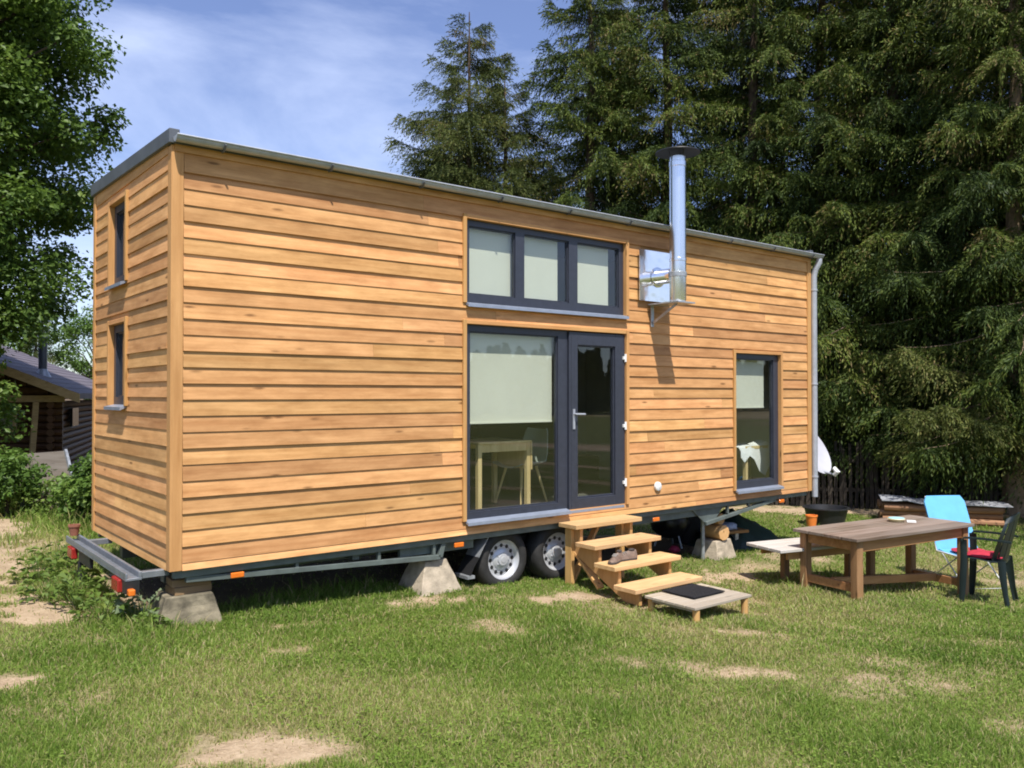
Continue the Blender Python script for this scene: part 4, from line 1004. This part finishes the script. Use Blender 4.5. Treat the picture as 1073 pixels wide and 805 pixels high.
o = MB().lathe([(.0, 0), (.035, 0), (.04, .05), (.034, .05), (.03, .01), (0, .01)], (0, 0, 0), 'z', 14).build('glass_jar', 'white_plastic', None); o.location = (5.35, -.98, g(5.35, -.98) + .01); tag(o, 'small pale bowl on the bare ground right of the steps', 'bowl')

# ------------------------------------------------------------------ table, bench, chairs
t = thing('garden_table', 'big weathered wooden table on the lawn with thick legs', 'table', (7.56, -1.79, -.022), R(-8)); t.scale = (1.01, 1, 1)
for k in range(4): MB().box(-1.07, 1.06 + .01 * (k % 2), -.43 + .216 * k, -.43 + .216 * k + .212, .245, .28, [.2, .7, .4, .6][k]).build('table_plank', 'table_top', t, .004)
for x in (-.96, .96):
    for y in (-.34, .34): MB().box(x - .05, x + .05, y - .045, y + .045, g(7.56 + x, -1.79 + y - .1 * x) - .02, .243, .5 + y * .4).build('leg', 'table_leg', t, .006)
MB().box(-.908, .908, -.365, -.33, .12, .243, .6).build('apron', 'table_beam', t, .003); MB().box(-.908, .908, .33, .365, .12, .243, .3).build('apron', 'table_beam', t, .003)
for x in (-.96, .96):
    MB().box(x - .02, x + .02, -.293, .293, .13, .243, .5).build('apron', 'table_beam', t, .003)
    zs_ = g(7.51 + x, -1.77); MB().box(x - .025, x + .025, -.293, .293, zs_ + .12, zs_ + .21, .3).build('stretcher', 'table_beam', t, .003)
MB().bar((-.93, 0, g(6.5, -1.7) + .175), (.93, 0, g(8.4, -1.8) + .175), .05, .09, (0, 0, 1), .6).build('stretcher', 'table_beam', t, .003)
t = thing('garden_bench', 'low bench with a bleached pale top pushed partly under the table', 'bench', (6.39, -.98, -.03), R(-14))
for k in range(3): MB().box(-.06, 1.62, -.29 + .195 * k, -.29 + .195 * k + .190, .035, .07, .3 + .2 * k).build('seat_plank', 'bench_top', t, .004)
for x in (.42, 1.45):
    for y in (-.17, .17): MB().box(x - .04, x + .04, y - .04, y + .04, g(6.39 + x, -1.0) - .04, .033, .4).build('leg', 'table_leg', t, .004)
MB().box(.1, 1.55, -.225, -.195, -.06, .033, .8).build('rail', 'table_beam', t); MB().box(.1, 1.55, .195, .225, -.06, .033, .8).build('rail', 'table_beam', t)
t = thing('bowl', 'cream bowl with a bluish lid on the garden table', 'bowl', (7.99, -1.70, .259))
MB().lathe([(.0, 0), (.07, 0), (.10, .035), (.095, .04), (.06, .012), (0, .012)], (0, 0, 0), 'z', 20).build('dish', 'cream_bowl', t); MB().lathe([(.092, .036), (.09, .046), (.03, .052), (0, .053)], (0, 0, 0), 'z', 20).build('lid', 'blue_lid', t)
o = MB().box(-.09, .09, -.05, .05, 0, .006).build('sheet_of_paper', 'white_plastic', None); o.location = (8.12, -1.82, .2595); o.rotation_euler.z = .5; tag(o, 'small white sheet beside the bowl on the garden table', 'paper')

def monobloc(loc, rz):
    t = thing('plastic_chair', 'dark green plastic garden armchair at the right end of the table', 'chair', loc, rz)
    # local: faces +X
    rows = []
    for i, (a, z) in enumerate(((.27, .425), (.25, .44), (.12, .435), (-.02, .42), (-.15, .415), (-.21, .42))):
        rows.append([Vector((a, (j / 4 - 1) * (.245 if i < 4 else .22), z + .018 * abs(j / 4 - 1) ** 3)) for j in range(9)])
    MB().grid(rows, .012).build('seat', 'green_plastic', t, 0)
    bk = MB(); N = 9
    def bp(u, v):   # u -1..1, v 0..1
        w_ = .225 + .035 * math.sin(v * math.pi * .8) - (.10 * max(0, v - .7) / .3 * abs(u))
        top = .42 + v * (.50 - .07 * u * u)
        return Vector((-.20 - .15 * v + .15 * u * u * (1 - .2 * v), u * w_, top))
    slats = [(-1, -.82)] + [(-.78 + .316 * k, -.78 + .316 * k + .27) for k in range(5)] + [(.82, 1)]
    for a, b in slats: bk.grid([[bp(a + (b - a) * q / 2, .06 + .82 * v / 8) for q in range(3)] for v in range(9)], .010)
    bk.grid([[bp(-1 + 2 * q / 12, .88 + .12 * v / 3) for q in range(13)] for v in range(4)], .014); bk.grid([[bp(-1 + 2 * q / 12, .0 + .07 * v / 2) for q in range(13)] for v in range(3)], .014)
    bk.build('backrest', 'green_plastic', t)
    for sy in (-1, 1):
        y = sy * .275
        a = MB(); a.grid([[Vector((x, y + dy + sy * .01 * math.sin(x * 4), .635 + .012 * math.sin((x + .25) * 5) - (.03 if x > .24 else 0))) for dy in (-.028, 0, .028)] for x in (-.30, -.2, -.1, 0, .1, .18, .24, .27)], .016); a.build('armrest', 'green_plastic', t)
        f = MB(); f.grid([[Vector((xx + s * .042 * (.7 if zz < .2 else 1), y + (sy * .012 if abs(s) < .5 else 0) + sy * .02 * (1 - zz / .62), zz)) for s in (-1, 0, 1)] for xx, zz in ((.255, .63), (.25, .5), (.25, .42), (.262, .2), (.28, -.045))], .016); f.build('leg', 'green_plastic', t)
        f = MB(); f.grid([[Vector((xx + s * .046 * (.7 if zz < .2 else 1), sy * (.235 + .03 * (1 - zz / .45)) + (sy * .012 if abs(s) < .5 else 0), zz)) for s in (-1, 0, 1)] for xx, zz in ((-.18, .44), (-.195, .3), (-.225, .12), (-.265, -.045))], .016); f.build('leg', 'green_plastic', t)
    return t
gxy = (8.375, -2.60); zc = g(*gxy) + .02; fa = R(103)
monobloc((gxy[0], gxy[1], zc), fa).scale = (.86, 1.0, 1.13)
def cushion(name, label, loc, rz, sx, sy, h, seed):
    o = MB().blob((0, 0, h), (sx, sy, h), seed, .12, 18, 8).build(name, 'red_fabric', None)
    # square the outline
    for v in o.data.vertices:
        x, y = v.co.x / sx, v.co.y / sy; r = math.hypot(x, y)
        if r > 1e-4:
            k = min(1.28, r / max(abs(x), abs(y), 1e-4)); v.co.x *= 1 + (k - 1) * .75; v.co.y *= 1 + (k - 1) * .75
    o.location = loc; o.rotation_euler.z = rz; return tag(o, label, 'cushion', 'red seat cushions')
cushion('seat_cushion', 'red cushion on the seat of the dark green plastic chair', (gxy[0] + .03 * math.cos(fa), gxy[1] + .03 * math.sin(fa), zc + .484), fa, .20, .215, .035, 3)
def folding_chair(loc, rz):
    t = thing('folding_chair', 'light blue folding camping chair behind the right end of the table', 'chair', loc, rz)   # faces +X
    def cloth(pts, wd, name):
        rows = []
        for i, (x, z) in enumerate(pts):
            f = i / (len(pts) - 1); rows.append([Vector((x - .012 * (1 - (j / 4 - 1) ** 2), (j / 4 - 1) * wd * (1 - .03 * f), z - .010 * (1 - (j / 4 - 1) ** 2))) for j in range(9)])
        return MB().grid(rows, .016).build(name, 'blue_fabric', t)
    n = 9
    back = [(-.20 - .30 * (k / n), .40 + .66 * (k / n)) for k in range(n + 1)]
    rows = []
    for k, (x, z) in enumerate(back):
        f = k / n; cw = .285 - (.0 if f < .9 else .045 * ((f - .9) / .1) ** 2)
        rows.append([Vector((x - .012 * (1 - (j / 5 - 1) ** 2), (j / 5 - 1) * cw, z)) for j in range(11)])
    MB().grid(rows, .022).build('backrest', 'blue_fabric', t)
    cloth([(-.19, .395), (-.05, .375), (.1, .375), (.22, .39), (.30, .40)], .27, 'seat')
    fr = MB()
    for sy in (-1, 1):
        y = sy * .285
        fr.tube([(-.515, y * .85, 1.05), (-.21, y, .39)], .010, 8); fr.tube([(-.21, y, .385), (.30, y, .39)], .010, 8)
    fr.build('frame', 'white_tube', t)
    for s, (x0, x1) in enumerate(((.22, -.34), (-.14, .34))):
        m = MB(); yy = .285 - .018 * s; m.tube([(x0, -yy, .385), (x1, -yy, .012), (x1, yy, .012), (x0, yy, .385)], .010, 8); m.build('leg', 'white_tube', t)
    return t
bxy = (9.225, -2.00); bz = g(*bxy) + .03; ba = R(-122)
folding_chair((bxy[0], bxy[1], bz), ba)
cushion('seat_cushion', 'red cushion on the light blue folding chair, half hidden by the table', (bxy[0] + .06 * math.cos(ba), bxy[1] + .06 * math.sin(ba), bz + .385), ba, .20, .20, .035, 9)

# ------------------------------------------------------------------ right background
t = thing('mortar_tub', 'wide black tub on the grass behind the garden table', 'tub', (12.4, 1.88, g(12.4, 1.88)))
MB().lathe([(0, 0), (.31, 0), (.39, .32), (.425, .325), (.425, .345), (.375, .345), (.30, .03), (0, .03)], (0, 0, 0), 'z', 26).build('body', 'black_plastic', t)
t = thing('plastic_pot', 'small orange pot beside the wide black tub', 'pot', (11.75, 1.78, g(11.75, 1.78)))
MB().lathe([(0, 0), (.075, 0), (.10, .20), (.108, .20), (.108, .225), (.09, .225), (.07, .02), (0, .02)], (0, 0, 0), 'z', 18).build('body', 'orange_plastic', t)
o = MB().lathe([(0, 0), (.036, 0), (.05, .085), (.056, .085), (.056, .105), (.044, .105), (.034, .01), (0, .01)], (0, 0, 0), 'z', 18).build('flower_pot', 'terracotta', None); o.location = (-.25, 2.26, .431); tag(o, 'small terracotta pot standing on the far end of the bumper', 'pot')
# fence
def fence():
    A = Vector((13.3, 6.2, 0)); B = Vector((19.6, -2.4, 0)); d = (B - A); Ln = d.length; d.normalize(); nrm = Vector((-d.y, d.x, 0)); rg = random.Random(4)
    t = thing('paling_fence', 'dark rustic paling fence in the shade under the spruces', 'fence', (A.x, A.y, g(A.x, A.y)), math.atan2(d.y, d.x))
    m = MB(); s = 0
    while s < Ln:
        w_ = rg.uniform(.05, .10); h_ = rg.uniform(1.15, 1.5); ln = rg.gauss(0, .025)
        if rg.random() > .05: m.hexa([(s, 0, -.05), (s + w_, 0, -.05), (s + w_, .022, -.05), (s, .022, -.05), (s + ln, 0, h_), (s + ln + w_ * .9, 0, h_ + rg.uniform(-.03, .03)), (s + ln + w_ * .9, .022, h_), (s + ln, .022, h_)], rg.random())
        s += w_ + rg.uniform(.012, .05)
    m.build('palings', 'fence_wood', t)
    for z in (.35, 1.0): MB().bar((0, .05, z), (Ln, .05, z + .02), .045, .08).build('rail', 'fence_wood', t)
    s = .1
    while s < Ln: MB().tube([(s, .13, -.1), (s + .02, .13, 1.35)], .055, 8, rg.random()).build('post', 'fence_wood', t); s += 2.1
fence()
# firewood stack under a sheet
sA = Vector((14.35, 1.95, 0)); sB = Vector((15.55, .08, 0)); dd = (sB - sA).normalized(); nn = Vector((-dd.y, dd.x, 0)); ang = math.atan2(dd.y, dd.x)
proto = None
for row in range(3):
    for i in range(5 - row % 2):
        for seg in range(2):
            p_ = sA + dd * (.62 + 1.08 * seg + rnd.uniform(-.05, .05)) + nn * (-.30 + .145 * i + .07 * (row % 2)); z = g(p_.x, p_.y) + .06 + row * .125
            if proto is None: proto = o = MB().tube([(-.52, 0, 0), (-.2, .01, .005), (.52, 0, 0)], [.072, .070, .066], 9, .5).build('firewood_log', 'split_wood', None)
            else: o = proto.copy(); col.objects.link(o)
            o.location = (p_.x, p_.y, z); o.rotation_euler = (rnd.uniform(0, 6), 0, ang + rnd.uniform(-.04, .04))
            tag(o, 'reddish log in the low covered firewood stack behind the blue chair', 'log', 'logs of the firewood stack')
rows = [[tuple(sA + dd * (.08 + .228 * j) + nn * (-.42 + .14 * i) + Vector((0, 0, -.345 + .035 * float(vnoise(np.array(j * .9), np.array(i * .9), 3)) + (.05 if j < 3 else 0) + .012 * (i % 2)))) for j in range(11)] for i in range(7)]
tag(MB().grid(rows, .012).build('cover_sheet', 'sheet_grey', None), 'grey sheet covering the low firewood stack', 'cover')
for i, (x, y, lb) in enumerate(((14.55, 4.0, 'left of two small red balls hanging on the fence behind the dish'), (14.70, 3.80, 'right of two small red balls hanging on the fence behind the dish'))):
    m = MB(); m.blob((0, 0, 0), .085, i, .05); m.tube([(0, 0, .08), (.0, .0, .32)], .006, 5); o = m.build('hanging_ball', 'berry_red', None); o.location = (x - .12, y - .14, .86); tag(o, lb, 'ball', 'red balls on the fence')

# ------------------------------------------------------------------ left background: hut
def hut():
    Rv = Vector((.783, -.622, 0)); Fv = Vector((.622, .783, 0)); th = R(-20)
    d = (Rv * math.sin(th) + Fv * math.cos(th)).normalized()      # ridge direction (away)
    pr = Vector((d.y, -d.x, 0))                                   # towards the right eave
    E = Vector((1.74, 12.0, 1.71)); W_ = 6.3; slope = .426; zr = E.z + W_ * slope; zg = -.15
    t = thing('log_hut', 'dark log hut with a grey tiled roof at the left edge', 'hut', (0, 0, 0))
    def P(u, v, z): q = E + d * u - pr * v; return Vector((q.x, q.y, z))   # v = distance left of the eave
    Lh = 11.0; tr = .10
    rf = MB(); rows = []
    for half in (0, 1):
        a0, a1 = (0, W_) if half == 0 else (2 * W_, W_)
        rf.hexa([P(-.35, a0, E.z), P(Lh, a0, E.z), P(Lh, a1, zr), P(-.35, a1, zr), P(-.35, a0, E.z + tr), P(Lh, a0, E.z + tr), P(Lh, a1, zr + tr), P(-.35, a1, zr + tr)])
        if half == 0:
            for k in range(24):
                f0, f1 = k / 24, (k + 1) / 24; z0, z1 = E.z + W_ * slope * f0 + tr, E.z + W_ * slope * f1 + tr
                rf.hexa([P(-.36, W_ * f0, z0), P(Lh, W_ * f0, z0), P(Lh, W_ * f1, z1), P(-.36, W_ * f1, z1), P(-.36, W_ * f0, z0 + .016), P(Lh, W_ * f0, z0 + .016), P(Lh, W_ * f1, z1 + .006), P(-.36, W_ * f1, z1 + .006)])
    roof = rf.build('roof', 'roof_tile', t)
    m = MB(); m.hexa([P(-.39, -.02, E.z - .08), P(-.355, -.02, E.z - .08), P(-.355, W_, zr - .08), P(-.39, W_, zr - .08), P(-.39, -.02, E.z + tr), P(-.355, -.02, E.z + tr), P(-.355, W_, zr + tr), P(-.39, W_, zr + tr)]); m.build('barge_board', 'hut_trim', roof)
    cpos = P(1.55, .95, 0); cz = E.z + .95 * slope
    m = MB(); m.tube([(cpos.x, cpos.y, cz), (cpos.x, cpos.y, cz + .98)], .085, 12); ck = m.build('chimney', 'roof_metal', roof)
    m = MB(); m.lathe([(.17, cz + .06), (.10, cz + .2), (.088, cz + .24)], (cpos.x, cpos.y, 0), 'z', 14); m.build('flashing', 'zinc', ck)
    wl = MB(); s0 = .55; hh = (E.z - .05 - zg); nl = 13
    for k in range(nl):      # round-log courses on the gable and on the right side
        z = zg + hh * (k + .5) / nl; r = hh / nl * .52
        wl.tube([P(.12, s0 - .2, z), P(.12, 2 * W_ - s0, z)], r, 8, rnd.random()); wl.tube([P(-.05, s0, z), P(Lh - .3, s0, z)], r, 8, rnd.random())
    k = 0; z = E.z
    while z < zr - .3:
        z += .16; v0 = (z - E.z) / slope + .25
        if v0 < W_ - .2: wl.tube([P(.12, v0, z), P(.12, 2 * W_ - v0, z)], .085, 8, rnd.random())
    wl.hexa([P(.14, .5, zg), P(.20, .5, zg), P(.20, 2 * W_ - .5, zg), P(.14, 2 * W_ - .5, zg), P(.14, .5, E.z), P(.20, .5, E.z), P(.20, 2 * W_ - .5, E.z), P(.14, 2 * W_ - .5, E.z)], .2)
    wl.hexa([P(.14, .1, E.z), P(.20, .1, E.z), P(.20, 2 * W_ - .1, E.z), P(.14, 2 * W_ - .1, E.z), P(.14, W_ - .05, zr - .02), P(.20, W_ - .05, zr - .02), P(.20, W_ + .05, zr - .02), P(.14, W_ + .05, zr - .02)], .2)
    wl.build('wall', 'hut_wall', t)
    m = MB(); m.hexa([P(-.06, .3, E.z - .06), P(.03, .3, E.z - .06), P(.03, 2 * W_ - .3, E.z - .06), P(-.06, 2 * W_ - .3, E.z - .06), P(-.06, .3, E.z + .07), P(.03, .3, E.z + .07), P(.03, 2 * W_ - .3, E.z + .07), P(-.06, 2 * W_ - .3, E.z + .07)]); m.build('tie_beam', 'hut_trim', t)
    for v0, v1 in ((1.15, 2.05), (2.5, 3.5)):
        q = MB(); z0, z1 = 1.12, 1.5
        def bx(mm, a, b, c, e, u0, u1): mm.hexa([P(u0, a, c), P(u1, a, c), P(u1, b, c), P(u0, b, c), P(u0, a, e), P(u1, a, e), P(u1, b, e), P(u0, b, e)])
        bx(q, v0, v1, z0 - .06, z0, -.02, .06); bx(q, v0, v1, z1, z1 + .06, -.02, .06); bx(q, v0, v0 + .06, z0, z1, -.02, .06); bx(q, v1 - .06, v1, z0, z1, -.02, .06)
        f = q.build('window', 'hut_trim', t); q = MB(); bx(q, v0 + .06, v1 - .06, z0, z1, .0, .03); q.build('pane', 'window_dark', f)
    q = MB(); a, b = P(1.6, s0 - .13, 1.1), P(2.5, s0 - .13, 1.1); c_, e_ = a.copy(), b.copy(); c_.z = e_.z = 1.5
    q.hexa([a, b, b + pr * .05, a + pr * .05, c_, e_, e_ + pr * .05, c_ + pr * .05]); q.build('window', 'window_dark', t)
    for v in (.9, 3.2): MB().bar(P(-.08, v, zg), P(-.08, v - .1, E.z - .06), .10, .10, (1, 0, 0)).build('corner_post', 'hut_trim', t)
hut()
t = thing('leaning_board', 'grey weathered board panel leaning among the shrubs before the hut', 'board', (.50, 7.95, g(.5, 7.9)), R(-30))
MB().hexa([(-.5, .0, -.1), (.42, .0, -.1), (.42, .04, -.1), (-.5, .04, -.1), (-.5, .30, .88), (.10, .30, .92), (.10, .34, .92), (-.5, .34, .88)], .5).build('panel', 'old_board', t)
MB().bar((.43, -.01, .1), (.11, .31, .94), .04, .05).build('edge_strip', 'galvanised', t)
